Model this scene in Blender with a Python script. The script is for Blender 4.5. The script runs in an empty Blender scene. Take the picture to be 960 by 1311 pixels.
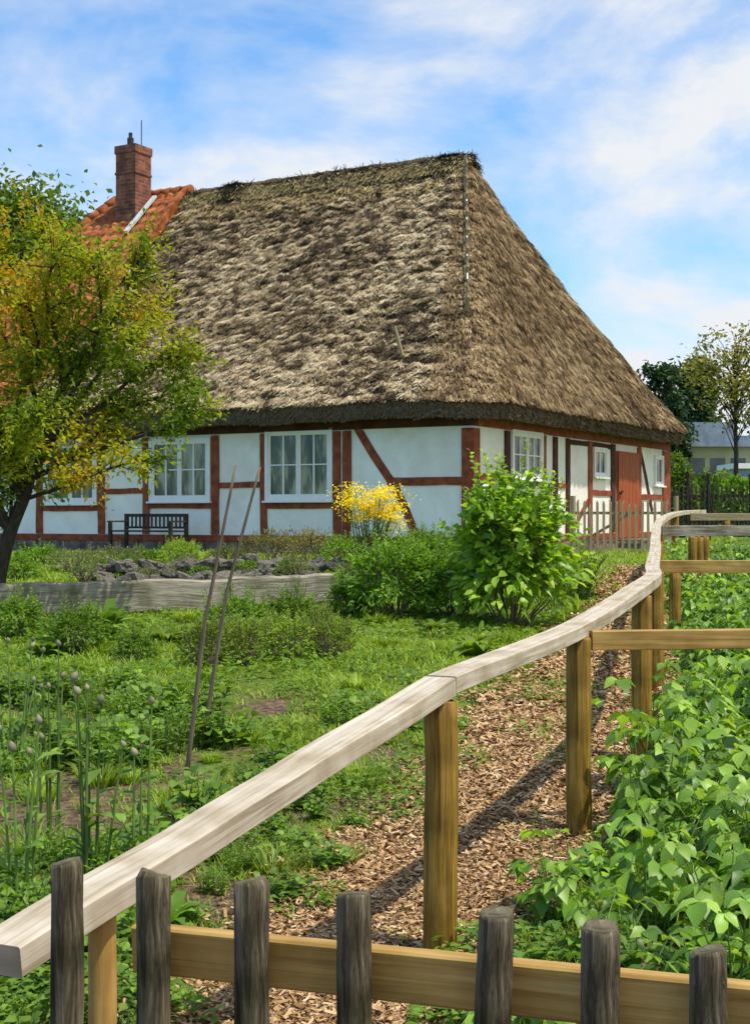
import bpy, math, random
import numpy as np
from mathutils import Vector, Matrix, noise
random.seed(7); RNG=np.random.default_rng(7)
S=bpy.context.scene; COL=S.collection
F=1800.0; CZ=1.5; HY=660.0
def W(px,py,Y): return Vector(((px-480)*Y/F, Y, CZ+(HY-py)*Y/F))
# ------------------------------------------------------------ materials
def newmat(name):
    m=bpy.data.materials.new(name); m.use_nodes=True; nt=m.node_tree
    for n in list(nt.nodes): nt.nodes.remove(n)
    out=nt.nodes.new('ShaderNodeOutputMaterial'); return m,nt,out
def nd(nt,t,**k):
    n=nt.nodes.new(t)
    for a,b in k.items(): setattr(n,a,b)
    return n
def ramp(nt,stops):
    r=nt.nodes.new('ShaderNodeValToRGB'); e=r.color_ramp.elements
    while len(e)<len(stops): e.new(.5)
    for el,(p,c) in zip(e,stops): el.position=p; el.color=(c[0],c[1],c[2],1)
    return r
def surf(name,stops,scale=(1,1,1),nscale=5,detail=8,rough=.8,bump=.3,bdist=.02,coord='Object',spec=.2,rough_n=.6,distort=0.0,stops2=None,scale2=None,metallic=0):
    m,nt,out=newmat(name); L=nt.links.new
    tc=nd(nt,'ShaderNodeTexCoord'); mp=nd(nt,'ShaderNodeMapping'); mp.inputs['Scale'].default_value=scale
    L(tc.outputs[coord],mp.inputs[0])
    n=nd(nt,'ShaderNodeTexNoise'); n.inputs['Scale'].default_value=nscale; n.inputs['Detail'].default_value=detail; n.inputs['Roughness'].default_value=rough_n; n.inputs['Distortion'].default_value=distort
    L(mp.outputs[0],n.inputs[0]); r=ramp(nt,stops); L(n.outputs[0],r.inputs[0]); c=r.outputs[0]
    if stops2:
        n2=nd(nt,'ShaderNodeTexNoise'); n2.inputs['Scale'].default_value=scale2; n2.inputs['Detail'].default_value=4
        L(tc.outputs[coord],n2.inputs[0]); r2=ramp(nt,stops2); L(n2.outputs[0],r2.inputs[0])
        mx=nd(nt,'ShaderNodeMixRGB',blend_type='MULTIPLY'); mx.inputs[0].default_value=1; L(c,mx.inputs[1]); L(r2.outputs[0],mx.inputs[2]); c=mx.outputs[0]
    p=nd(nt,'ShaderNodeBsdfPrincipled'); p.inputs['Roughness'].default_value=rough; p.inputs['Specular IOR Level'].default_value=spec; p.inputs['Metallic'].default_value=metallic
    L(c,p.inputs['Base Color'])
    b=nd(nt,'ShaderNodeBump'); b.inputs['Strength'].default_value=bump; b.inputs['Distance'].default_value=bdist; L(n.outputs[0],b.inputs['Height']); L(b.outputs[0],p.inputs['Normal'])
    L(p.outputs[0],out.inputs[0]); return m
def leafmat(name,stops,trans=.35,rough=.5,spec=.3):
    m,nt,out=newmat(name); L=nt.links.new
    g=nd(nt,'ShaderNodeNewGeometry'); r=ramp(nt,stops); L(g.outputs['Random Per Island'],r.inputs[0])
    tc=nd(nt,'ShaderNodeTexCoord'); n=nd(nt,'ShaderNodeTexNoise'); n.inputs['Scale'].default_value=6; L(tc.outputs['Object'],n.inputs[0])
    mp=nd(nt,'ShaderNodeMapRange'); mp.inputs[1].default_value=.3; mp.inputs[2].default_value=.7; mp.inputs[3].default_value=.72; mp.inputs[4].default_value=1.25; L(n.outputs[0],mp.inputs[0])
    oi=nd(nt,'ShaderNodeObjectInfo'); m2=nd(nt,'ShaderNodeMapRange'); m2.inputs[3].default_value=.74; m2.inputs[4].default_value=1.22; L(oi.outputs['Random'],m2.inputs[0])
    mu=nd(nt,'ShaderNodeMath',operation='MULTIPLY'); L(mp.outputs[0],mu.inputs[0]); L(m2.outputs[0],mu.inputs[1])
    mx=nd(nt,'ShaderNodeVectorMath',operation='SCALE'); L(r.outputs[0],mx.inputs[0]); L(mu.outputs[0],mx.inputs['Scale'])
    p=nd(nt,'ShaderNodeBsdfPrincipled'); p.inputs['Roughness'].default_value=rough; p.inputs['Specular IOR Level'].default_value=spec
    t=nd(nt,'ShaderNodeBsdfTranslucent'); L(mx.outputs[0],p.inputs['Base Color'])
    mt=nd(nt,'ShaderNodeVectorMath',operation='MULTIPLY'); L(mx.outputs[0],mt.inputs[0]); mt.inputs[1].default_value=(1.7,1.6,.6); L(mt.outputs[0],t.inputs[0])
    ms=nd(nt,'ShaderNodeMixShader'); ms.inputs[0].default_value=trans; L(p.outputs[0],ms.inputs[1]); L(t.outputs[0],ms.inputs[2]); L(ms.outputs[0],out.inputs[0]); return m
def attrmat(name,rough=.9,bump=True,trans=0):
    m,nt,out=newmat(name); L=nt.links.new
    a=nd(nt,'ShaderNodeAttribute'); a.attribute_name='Col'
    p=nd(nt,'ShaderNodeBsdfPrincipled'); p.inputs['Roughness'].default_value=rough; p.inputs['Specular IOR Level'].default_value=.12
    L(a.outputs[0],p.inputs['Base Color'])
    if trans:
        t=nd(nt,'ShaderNodeBsdfTranslucent'); mt=nd(nt,'ShaderNodeVectorMath',operation='MULTIPLY'); L(a.outputs[0],mt.inputs[0]); mt.inputs[1].default_value=(1.6,1.5,.7); L(mt.outputs[0],t.inputs[0])
        ms=nd(nt,'ShaderNodeMixShader'); ms.inputs[0].default_value=trans; L(p.outputs[0],ms.inputs[1]); L(t.outputs[0],ms.inputs[2]); L(ms.outputs[0],out.inputs[0])
    else: L(p.outputs[0],out.inputs[0])
    return m
# ------------------------------------------------------------ object helpers
def tag(o,label=None,cat=None,group=None,kind=None):
    if label: o['label']=label
    if cat: o['category']=cat
    if group: o['group']=group
    if kind: o['kind']=kind
    return o
def empty(name,loc=(0,0,0),rz=0,label=None,cat=None,group=None):
    o=bpy.data.objects.new(name,None); COL.objects.link(o); o.location=loc; o.rotation_euler=(0,0,rz); o.empty_display_size=.1
    return tag(o,label,cat,group)
def link(name,me,parent=None,loc=None):
    o=bpy.data.objects.new(name,me); COL.objects.link(o)
    if parent: o.parent=parent
    if loc is not None: o.location=loc
    return o
class MB:
    def __init__(s): s.v=[]; s.f=[]; s.uv=[]
    def add(s,vs,fs,uvs=None):
        b=len(s.v); s.v+= [tuple(v) for v in vs]
        for i,f in enumerate(fs):
            s.f.append([b+k for k in f]); s.uv.append(uvs[i] if uvs else [(0,0)]*len(f))
    def box(s,a,b):
        x0,y0,z0=[min(p,q) for p,q in zip(a,b)]; x1,y1,z1=[max(p,q) for p,q in zip(a,b)]
        vs=[(x0,y0,z0),(x1,y0,z0),(x1,y1,z0),(x0,y1,z0),(x0,y0,z1),(x1,y0,z1),(x1,y1,z1),(x0,y1,z1)]
        s.add(vs,[(0,3,2,1),(4,5,6,7),(0,1,5,4),(1,2,6,5),(2,3,7,6),(3,0,4,7)])
    def sweep(s,pts,sec,scales=None,up=Vector((0,0,1)),cap=True,u0=0.0):
        pts=[Vector(p) for p in pts]; n=len(sec); L=[u0]
        for i in range(1,len(pts)): L.append(L[-1]+(pts[i]-pts[i-1]).length)
        per=[0]
        for i in range(n):
            a=sec[i]; b=sec[(i+1)%n]; per.append(per[-1]+math.hypot(a[0]-b[0],a[1]-b[1]))
        vs=[]
        for i,p in enumerate(pts):
            d=(pts[min(i+1,len(pts)-1)]-pts[max(i-1,0)]).normalized()
            r=d.cross(up)
            if r.length<.05: r=d.cross(Vector((0.02,1,0)))
            r.normalize(); u=r.cross(d).normalized(); k=scales[i] if scales else 1
            for a,b in sec: vs.append(p+r*a*k+u*b*k)
        ps=scales[0] if scales else 1
        fs=[];uv=[]
        for i in range(len(pts)-1):
            for j in range(n):
                k=(j+1)%n; fs.append((i*n+j,i*n+k,(i+1)*n+k,(i+1)*n+j))
                uv.append([(L[i],per[j]*ps),(L[i],per[j+1]*ps),(L[i+1],per[j+1]*ps),(L[i+1],per[j]*ps)])
        if cap:
            fs.append(tuple(reversed(range(n)))); uv.append([(9+sec[j][0]*ps,sec[j][1]*.3*ps) for j in reversed(range(n))])
            b=(len(pts)-1)*n; fs.append(tuple(b+j for j in range(n))); uv.append([(7+sec[j][0]*ps,sec[j][1]*.3*ps) for j in range(n)])
        s.add(vs,fs,uv)
    def tube(s,pts,r,n=8,sec=None,**k):
        r=r if isinstance(r,(list,tuple)) else [r]*len(pts)
        s.sweep(pts,sec or [(math.cos(2*math.pi*j/n),math.sin(2*math.pi*j/n)) for j in range(n)],scales=r,**k)
    def mesh(s,name,mat,smooth=False):
        me=bpy.data.meshes.new(name); me.from_pydata(s.v,[],s.f)
        ul=me.uv_layers.new(name='UVMap'); flat=[c for f in s.uv for p in f for c in p]; ul.data.foreach_set('uv',flat)
        if mat: me.materials.append(mat)
        if smooth: me.polygons.foreach_set('use_smooth',[True]*len(me.polygons))
        me.update(); return me
    def build(s,name,mat,parent=None,smooth=False,bevel=0,loc=None):
        o=link(name,s.mesh(name,mat,smooth),parent,loc)
        if bevel:
            b=o.modifiers.new('b','BEVEL'); b.width=bevel; b.segments=2; b.limit_method='ANGLE'
        return o
def npmesh(name,V,Fc,mat,col=None,smooth=False):
    V=np.asarray(V,dtype=np.float32); Fc=np.asarray(Fc,dtype=np.int32); n,k=Fc.shape
    me=bpy.data.meshes.new(name); me.vertices.add(len(V)); me.vertices.foreach_set('co',V.ravel())
    me.loops.add(n*k); me.loops.foreach_set('vertex_index',Fc.ravel()); me.polygons.add(n)
    me.polygons.foreach_set('loop_start',np.arange(0,n*k,k,dtype=np.int32)); 
    me.update(calc_edges=True)
    if smooth: me.polygons.foreach_set('use_smooth',np.ones(n,dtype=bool))
    if col is not None:
        a=me.color_attributes.new('Col','FLOAT_COLOR','POINT'); c=np.ones((len(V),4),dtype=np.float32); c[:,:3]=col; a.data.foreach_set('color',c.ravel())
    if mat: me.materials.append(mat)
    return me
def nrm(a): return a/np.maximum(np.linalg.norm(a,axis=1,keepdims=True),1e-9)
KITE=([(0,0,0),(.45,.5,.12),(1,0,0),(.45,-.5,.12)],[(0,2,1),(0,3,2)])
OVAL=([(0,0,0),(.22,.38,.10),(.6,.47,.12),(1,0,-.02),(.6,-.47,.12),(.22,-.38,.10),(.25,0,0),(.6,0,0)],
      [(0,6,1),(6,7,2),(6,2,1),(7,3,2),(0,5,6),(6,5,4),(6,4,7),(7,4,3)])
LANCE=([(0,.12,0),(0,-.12,0),(.35,.5,.1),(.35,-.5,.1),(.72,.36,.06),(.72,-.36,.06),(1,0,0),(.35,0,0),(.72,0,0)],
      [(0,1,7),(0,7,2),(1,3,7),(2,7,8),(2,8,4),(7,3,5),(7,5,8),(4,8,6),(8,5,6)])
def leaves(C,D,N,L,Wd,shape=KITE,droop=.3):
    C=np.asarray(C,float);D=nrm(np.asarray(D,float));N=np.asarray(N,float)
    Sd=nrm(np.cross(D,N)); N=np.cross(Sd,D); L=np.asarray(L)[:,None]; Wd=np.asarray(Wd)[:,None]
    vs=[]
    for a,b,c in shape[0]:
        p=C+D*L*a+Sd*Wd*b+N*Wd*c; p[:,2]-= (droop*L*a*a)[:,0]; vs.append(p)
    k=len(vs); V=np.stack(vs,1).reshape(-1,3); f=np.array(shape[1]); Fc=(np.arange(len(C))[:,None,None]*k+f[None]).reshape(-1,3)
    return V,Fc,k
def leafmesh(name,mat,C,D,N,L,Wd,shape=KITE,droop=.3,col=None):
    V,Fc,k=leaves(C,D,N,L,Wd,shape,droop)
    return npmesh(name,V,Fc,mat,None if col is None else np.repeat(col,k,axis=0))
# ------------------------------------------------------------ materials list
M={}
M['plaster']=surf('plaster',[(.3,(.84,.81,.75)),(.55,(.92,.90,.85)),(.8,(.93,.92,.88))],nscale=2.5,bump=.5,bdist=.05,rough=.9,stops2=[(.3,(.86,.83,.78)),(.55,(1,1,1))],scale2=1.1)
M['timber']=surf('timber',[(.3,(.13,.030,.014)),(.5,(.26,.062,.026)),(.75,(.36,.11,.05))],nscale=6,bump=.5,bdist=.02,rough=.7)
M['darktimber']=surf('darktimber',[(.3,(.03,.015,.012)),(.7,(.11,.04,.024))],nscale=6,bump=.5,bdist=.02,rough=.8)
M['door']=surf('door_paint',[(.3,(.24,.045,.016)),(.7,(.44,.11,.035))],scale=(14,14,.8),nscale=2,bump=.5,rough=.6)
M['frame']=surf('white_paint',[(.3,(.78,.77,.74)),(.7,(.87,.86,.82))],nscale=9,bump=.1,rough=.5)
M['pane']=surf('pane',[(.36,(.015,.018,.014)),(.48,(.07,.075,.04)),(.56,(.26,.25,.16)),(.7,(.42,.41,.33))],scale=(1,2.2,.6),nscale=1.5,bump=.02,rough=.08,spec=.5,detail=3)  # mottled colours paint curtain tones and yellow-green reflections onto the glass
M['stone']=surf('stone',[(.3,(.06,.053,.046)),(.5,(.16,.145,.12)),(.75,(.34,.31,.27))],nscale=7,bump=.8,bdist=.04,rough=.9)
M['plinth']=surf('plinth',[(.35,(.07,.05,.04)),(.5,(.16,.12,.09)),(.7,(.25,.2,.16))],nscale=5,bump=.8,bdist=.04,rough=.9)
M['tile']=surf('roof_tile',[(.3,(.16,.05,.022)),(.5,(.36,.11,.035)),(.75,(.52,.21,.08))],nscale=3.5,bump=.2,rough=.85,stops2=[(.35,(.55,.5,.45)),(.6,(1,1,1))],scale2=9)
M['railwood']=surf('rail_wood',[(.28,(.26,.21,.14)),(.42,(.45,.39,.30)),(.58,(.56,.50,.40)),(.8,(.64,.59,.50))],scale=(.8,22,1),nscale=2.2,detail=10,bump=.45,bdist=.005,rough=.75,coord='UV',distort=.7,stops2=[(.3,(.68,.62,.52)),(.6,(1,1,1))],scale2=6)
M['postwood']=surf('post_wood',[(.3,(.11,.055,.010)),(.5,(.31,.18,.03)),(.7,(.50,.31,.07))],scale=(1.0,24,1),nscale=2.2,detail=9,bump=.5,bdist=.006,rough=.6,coord='UV',distort=1.2,stops2=[(.3,(.46,.46,.34)),(.62,(1,1,1))],scale2=5)
M['yellowrail']=surf('yellow_rail_wood',[(.3,(.26,.14,.035)),(.5,(.45,.28,.08)),(.75,(.58,.41,.16))],scale=(.8,20,1),nscale=2,detail=9,bump=.3,bdist=.004,rough=.6,coord='UV',distort=.9,stops2=[(.3,(.62,.58,.5)),(.62,(1,1,1))],scale2=6)
M['picket']=surf('picket_wood',[(.28,(.02,.017,.011)),(.43,(.07,.058,.038)),(.56,(.18,.155,.11)),(.72,(.42,.37,.29))],scale=(1.6,16,1),nscale=3,detail=12,bump=1,bdist=.012,rough=.85,coord='UV',distort=1.2,rough_n=.7,stops2=[(.35,(.42,.44,.30)),(.60,(1.2,1.16,1.05))],scale2=9)
M['greywood']=surf('grey_wood',[(.3,(.15,.125,.09)),(.5,(.36,.32,.25)),(.75,(.55,.50,.42))],scale=(1.5,20,1),nscale=2,detail=9,bump=.8,bdist=.015,rough=.85,coord='UV',distort=.8,stops2=[(.35,(.55,.55,.46)),(.6,(1,1,1))],scale2=4)
M['palewood']=surf('pale_wood',[(.3,(.22,.17,.09)),(.7,(.42,.34,.2))],scale=(1.5,20,1),nscale=2,bump=.4,rough=.8,coord='UV')
M['darkwood']=surf('dark_wood',[(.3,(.018,.014,.011)),(.7,(.07,.055,.045))],nscale=8,bump=.5,rough=.7)
M['bark']=surf('bark',[(.3,(.025,.02,.015)),(.55,(.07,.055,.042)),(.8,(.15,.125,.10))],scale=(2,9,1),nscale=5,bump=.9,bdist=.03,rough=.95,coord='UV')
M['stick']=surf('stick',[(.3,(.12,.09,.06)),(.7,(.30,.23,.16))],scale=(2,20,1),nscale=4,bump=.5,rough=.9,coord='UV')
M['straw']=attrmat('thatch_straw'); M['chips']=attrmat('wood_chips',rough=.85); M['treeleaf']=attrmat('tree_leaf',rough=.55,trans=.4)
G=lambda *a:[(i/(len(a)-1),c) for i,c in enumerate(a)]
M['grass']=leafmat('grass_blades',G((.10,.18,.015),(.17,.28,.02),(.25,.37,.035),(.33,.40,.09)),.35)
M['rasp']=leafmat('raspberry_leaf',G((.075,.16,.02),(.13,.26,.03),(.22,.39,.045),(.33,.50,.08)),.38,.42,.4)
M['bush']=leafmat('bush_leaf',G((.07,.16,.015),(.14,.26,.02),(.23,.38,.03),(.34,.47,.05)),.42,.4,.4)
M['shrub']=leafmat('shrub_leaf',G((.07,.16,.015),(.13,.26,.02),(.20,.36,.03)),.35)
M['weed']=leafmat('weed_leaf',G((.08,.17,.02),(.14,.26,.03),(.22,.35,.045)),.35)
M['lime']=leafmat('lime_leaf',G((.13,.22,.02),(.22,.34,.03),(.30,.42,.06)),.4)
M['greyleaf']=leafmat('grey_green_leaf',G((.10,.14,.05),(.17,.22,.08),(.27,.29,.12)),.3)
M['rustleaf']=leafmat('rusty_leaf',G((.12,.14,.04),(.22,.18,.06),(.24,.24,.08)),.3)
M['yellow']=leafmat('yellow_petal',G((.70,.55,.01),(.85,.70,.02),(.88,.74,.05)),.3)
M['bud']=leafmat('bud',G((.16,.24,.08),(.28,.28,.16),(.34,.28,.22)),.2)
M['stem']=leafmat('green_stem',G((.10,.18,.03),(.16,.25,.06)),.1)
M['far']=leafmat('far_leaf',G((.02,.055,.025),(.04,.09,.035),(.06,.12,.04)),.25)
M['fargreen']=leafmat('far_green_leaf',G((.08,.15,.02),(.14,.24,.03),(.20,.30,.05)),.35)
M['airy']=leafmat('airy_leaf',G((.15,.18,.03),(.28,.28,.06),(.38,.33,.10)),.35)
# ------------------------------------------------------------ terrain
GY=[-30,0,5,8,12,14.8,15.6,18,22,26,40,900]; GZ=[-.05,0,.06,.18,.36,.47,.60,.74,.78,.8,.8,.8]
def gh(x,y):
    return np.interp(y,GY,GZ)+.02*np.sin(np.asarray(x)*1.7+.5)*np.sin(np.asarray(y)*1.1)
def gz(x,y): return float(gh(x,y))
xs=np.unique(np.concatenate([np.linspace(-8,10,110),np.linspace(-40,-8,14),np.linspace(10,60,20),[-700,-300,-120,120,300,700]]))
ys=np.unique(np.concatenate([np.linspace(-2,28,160),np.linspace(28,60,20),[-30,-12,90,150,300,800]]))
X,Y=np.meshgrid(xs,ys); Z=gh(X,Y); V=np.stack([X,Y,Z],-1).reshape(-1,3); nx=len(xs)
i,j=np.meshgrid(np.arange(len(ys)-1),np.arange(nx-1),indexing='ij'); a=(i*nx+j).ravel(); Fq=np.stack([a,a+1,a+nx+1,a+nx],1)
m,nt,out=newmat('garden_ground'); L=nt.links.new
tc=nd(nt,'ShaderNodeTexCoord'); n1=nd(nt,'ShaderNodeTexNoise'); n1.inputs['Scale'].default_value=.9; n1.inputs['Detail'].default_value=6; L(tc.outputs['Object'],n1.inputs[0])
n2=nd(nt,'ShaderNodeTexNoise'); n2.inputs['Scale'].default_value=22; n2.inputs['Detail'].default_value=8; L(tc.outputs['Object'],n2.inputs[0])
sx=nd(nt,'ShaderNodeSeparateXYZ'); L(tc.outputs['Object'],sx.inputs[0])
mr=nd(nt,'ShaderNodeMapRange'); mr.inputs[1].default_value=6; mr.inputs[2].default_value=12; mr.inputs[3].default_value=-.2; mr.inputs[4].default_value=.3; L(sx.outputs[1],mr.inputs[0])
ad=nd(nt,'ShaderNodeMath',operation='ADD'); L(n1.outputs[0],ad.inputs[0]); L(mr.outputs[0],ad.inputs[1])
rm=ramp(nt,[(.46,(0,0,0)),(.62,(1,1,1))]); L(ad.outputs[0],rm.inputs[0])
soil=ramp(nt,[(.3,(.07,.045,.03)),(.55,(.18,.12,.08)),(.75,(.32,.23,.16))]); L(n2.outputs[0],soil.inputs[0])
gr=ramp(nt,[(.3,(.06,.10,.015)),(.55,(.14,.20,.03)),(.75,(.21,.26,.05))]); L(n2.outputs[0],gr.inputs[0])
mx=nd(nt,'ShaderNodeMixRGB'); L(rm.outputs[0],mx.inputs[0]); L(soil.outputs[0],mx.inputs[1]); L(gr.outputs[0],mx.inputs[2])
p=nd(nt,'ShaderNodeBsdfPrincipled'); p.inputs['Roughness'].default_value=.95; p.inputs['Specular IOR Level'].default_value=.1; L(mx.outputs[0],p.inputs['Base Color'])
b=nd(nt,'ShaderNodeBump'); b.inputs['Strength'].default_value=1; b.inputs['Distance'].default_value=.08; L(n2.outputs[0],b.inputs['Height']); L(b.outputs[0],p.inputs['Normal']); L(p.outputs[0],out.inputs[0])
tag(link('ground',npmesh('ground',V,Fq,m,smooth=True)),kind='structure')
# path
PLy=[-1,2,4.2,4.8,7.4,11.5,15,18,21]; PL=[-1.1,-.95,-.62,-.42,.24,1.28,2.28,3.1,3.75]
PRy=[-1,2.5,4.6,6.1,7.6,9.5,14,18,21]; PR=[-.6,-.4,.28,.92,1.45,1.96,2.8,3.6,4.3]
def pl(y): return np.interp(y,PLy,PL)
def pr(y): return np.interp(y,PRy,PR)
def wob(y): return .16*np.sin(y*2.9+1)*np.sin(y*1.3)+.07*np.sin(y*8.3)
yy=np.linspace(0,21,200); rows=[]
for y in yy:
    a0=float(pl(y)+wob(y)); b0=float(pr(y))+.02
    xs_=np.linspace(a0,b0,14); rows.append(np.stack([xs_,np.full(14,y),gh(xs_,y)+.014],1))
V=np.concatenate(rows); i,j=np.meshgrid(np.arange(len(yy)-1),np.arange(13),indexing='ij'); a=(i*14+j).ravel(); Fq=np.stack([a,a+1,a+15,a+14],1)
mp_=surf('bark_mulch',[(.3,(.10,.05,.022)),(.5,(.26,.15,.07)),(.7,(.42,.27,.14))],nscale=30,bump=1,bdist=.03,rough=.95)
tag(link('path',npmesh('path',V,Fq,mp_,smooth=True)),kind='structure')
N=70000; y=3.6*np.exp(RNG.random(N)*math.log(20/3.6)); f=RNG.random(N); 
xl=pl(y)+wob(y)-.05; xr=pr(y)+.05; x=xl+(xr-xl)*f+RNG.normal(0,.08,N)
C=np.stack([x,y,gh(x,y)+.016+RNG.random(N)*.024],1); th=RNG.random(N)*6.283
D=np.stack([np.cos(th),np.sin(th),RNG.normal(0,.34,N)],1); NN=np.stack([RNG.normal(0,.4,N),RNG.normal(0,.4,N),np.ones(N)],1)
sc=np.clip(y/7,.75,1.8)*(.6+.8*RNG.random(N)**2); L_=(.018+.04*RNG.random(N))*sc; W_=(.006+.012*RNG.random(N))*sc
pal=np.array([(.13,.065,.028),(.28,.16,.07),(.43,.265,.125),(.57,.39,.21),(.72,.56,.35)]); t=RNG.beta(2.0,2.1,N)*3.99; k=t.astype(int); fr=(t-k)[:,None]; colr=pal[k]*(1-fr)+pal[k+1]*fr
CH=([(0,.4,0),(0,-.5,0),(1,-.3,0),(.93,.5,0)],[(0,1,2),(0,2,3)])
tag(link('wood_chips',leafmesh('wood_chips',M['chips'],C-D*L_[:,None]*.5,D,NN,L_,W_,CH,0,colr)),'loose tan wood chips covering the garden path','wood chips',kind='stuff')
# ------------------------------------------------------------ grass
SOIL=[(-1.55,6.4,.8,.95),(-1.0,9.2,.5,.4),(-2.1,8.4,.45,.5),(-.8,7.6,.35,.5),(.0,10.0,.4,.25),(-1.3,4.6,.5,.4)]
def insoil(x,y):
    m=np.zeros(len(x),bool)
    w_=.35*np.sin(x*9+y*3)*np.sin(y*7)
    for cx,cy,rx,ry in SOIL: m|=((x-cx)/rx)**2+((y-cy)/ry)**2<1+w_
    return m
N=300000; y=4*np.exp(RNG.random(N)*math.log(26/4)); x=RNG.random(N)*(y*.30+y*.31+.6)-y*.30-.3
dl=x-(pl(y)+wob(y)); onp=(dl>0)&(x<pr(y)+.0)&(y<20.5)
pn=np.array([noise.noise(Vector((a*1.6,b*1.6,1.7))) for a,b in zip(x,y)]); pn2=np.array([noise.noise(Vector((a*5,b*4,5.7))) for a,b in zip(x,y)])
pk=np.where((pn2>.08)&(dl<.55),.6*np.clip(1-dl/.55,0,1),.008)+.12*np.clip((y-14)/5,0,1)+np.where(pn2>.32,.3,0)
keep=(~onp)|(RNG.random(N)<pk); so=insoil(x,y); keep&=(~so)|(RNG.random(N)<.05)|(pn2>.3)
keep&=RNG.random(N)<np.clip(.72+pn*1.6+np.clip((y-7)/8,-.2,.5),.08,1)
x=x[keep];y=y[keep];pn=pn[keep];pn2=pn2[keep];N=len(x); th=RNG.random(N)*6.283
C=np.stack([x,y,gh(x,y)-.005],1); D=np.stack([np.cos(th)*.6,np.sin(th)*.6,.5+RNG.random(N)*.7],1); NN=np.stack([np.cos(th),np.sin(th),np.full(N,-.3)],1)
L_=(.03+.05*RNG.random(N))*(1+1.2*np.clip(pn,-.5,1)+1.6*np.clip(pn2,0,1))*np.clip(.8+y/26,1,1.7); W_=(.004+.004*RNG.random(N))*np.clip(y/6,1,3)
BL=([(0,.5,0),(0,-.5,0),(.55,-.35,0),(.55,.35,0),(1,0,0)],[(0,1,2),(0,2,3),(3,2,4)])
tag(link('grass',leafmesh('grass',M['grass'],C,D,NN,L_,W_,BL,.35)),'short green lawn grass around the flower beds and path','grass',kind='stuff')
N=52000; y=3.9*np.exp(RNG.random(N)*math.log(16/3.9)); x=RNG.random(N)*(y*.30+y*.31)-y*.30
pn=np.array([noise.noise(Vector((a*2.1+9,b*2.1,4.7))) for a,b in zip(x,y)]); dl=x-(pl(y)+wob(y))
keep=(pn>.03)&((~((dl>.10)&(x<pr(y)-.05)))|((RNG.random(N)<.6)&(pn>.30))|((dl<.4)&(pn>.15)))&((~insoil(x,y))|(RNG.random(N)<.15)); x=x[keep];y=y[keep];pn=pn[keep];N=len(x); th=RNG.random(N)*6.283
C=np.stack([x,y,gh(x,y)+.01+(.04+.16*np.clip(pn,0,1))*RNG.random(N)],1); D=np.stack([np.cos(th),np.sin(th),RNG.random(N)*.6],1); NN=np.stack([RNG.normal(0,.3,N),RNG.normal(0,.3,N),np.ones(N)],1)
L_=(.02+.035*RNG.random(N))*np.clip(y/8,1,2); 
tag(link('ground_cover',leafmesh('ground_cover',M['weed'],C,D,NN,L_,L_*.6,KITE,.3)),'tiny leafy weeds spread low over soil and lawn','ground cover',kind='stuff')
# ------------------------------------------------------------ house
ang=math.atan2(.87,.493); ca,sa=math.cos(ang),math.sin(ang); HX,HYY,HZ=1.67,24.0,1.0
house=empty('thatched_house',(HX,HYY,HZ),ang,'white half-timbered farmhouse with red-brown beams under a steep thatched roof','house')
def tf(px): k=(px-480)/F; return (HX-k*HYY)/(sa+k*ca)
def sf(px): k=(px-480)/F; return (k*HYY-HX)/(ca-sa*k)
def A(face,px): return tf(px) if face=='f' else sf(px)
def zf(face,al,py):
    d=HYY+(ca*al if face=='f' else sa*al); return CZ+(HY-py)*d/F-HZ
def P3(face,al,out,z): return (-out,al,z) if face=='f' else (al,-out,z)
def fbox(mb,face,a0,a1,z0,z1,o0,o1): mb.box(P3(face,a0,o0,z0),P3(face,a1,o1,z1))
mb=MB(); mb.box((0,0,0),(10.7,15,2.3)); mb.build('wall',M['plaster'],house)
mb=MB(); mb.box((-.08,-.08,-.6),(10.78,15.08,-.002)); mb.build('foundation',M['plinth'],house)
cnt=[0]
def wavy(face,axis,c,w,a0,a1,o,mat,name):
    cnt[0]+=1; n=10; vs=[]
    for q in range(n+1):
        a=a0+(a1-a0)*q/n; w1=w/2+.012*noise.noise(Vector((a*2.3,c*3,1))); w2=w/2+.012*noise.noise(Vector((a*2.3,c*3,9))); sh=.018*noise.noise(Vector((a*.9,c*5,4)))
        for cc,oo in ((c+w1+sh,o),(c-w2+sh,o),(c+w1+sh,-.02),(c-w2+sh,-.02)):
            vs.append(P3(face,a,oo,cc) if axis=='h' else P3(face,cc,oo,a))
    fs=[]
    for q in range(n):
        b0=q*4; c0=b0+4; fs+=[(b0,b0+1,c0+1,c0),(b0,c0,c0+2,b0+2),(b0+1,b0+3,c0+3,c0+1)]
    fs+=[(0,2,3,1),(n*4,n*4+1,n*4+3,n*4+2)]
    mb=MB(); mb.add(vs,fs); return mb.build(name,M[mat],house)
def post(face,px0,px1,py0=None,py1=None,mat='timber',name='post'):
    a0,a1=A(face,px0),A(face,px1); am=(a0+a1)/2; z0=.14 if py1 is None else zf(face,am,py1); z1=2.02 if py0 is None else zf(face,am,py0)
    return wavy(face,'v',am,abs(a1-a0),z0,z1,.032+.0007*(cnt[0]%6),mat,name)
def rail(face,px0,px1,py,h=.14,mat='timber',name='rail'):
    a0,a1=A(face,px0),A(face,px1); return wavy(face,'h',zf(face,(a0+a1)/2,py),h,a0,a1,.022+.0007*(cnt[0]%6),mat,name)
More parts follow.
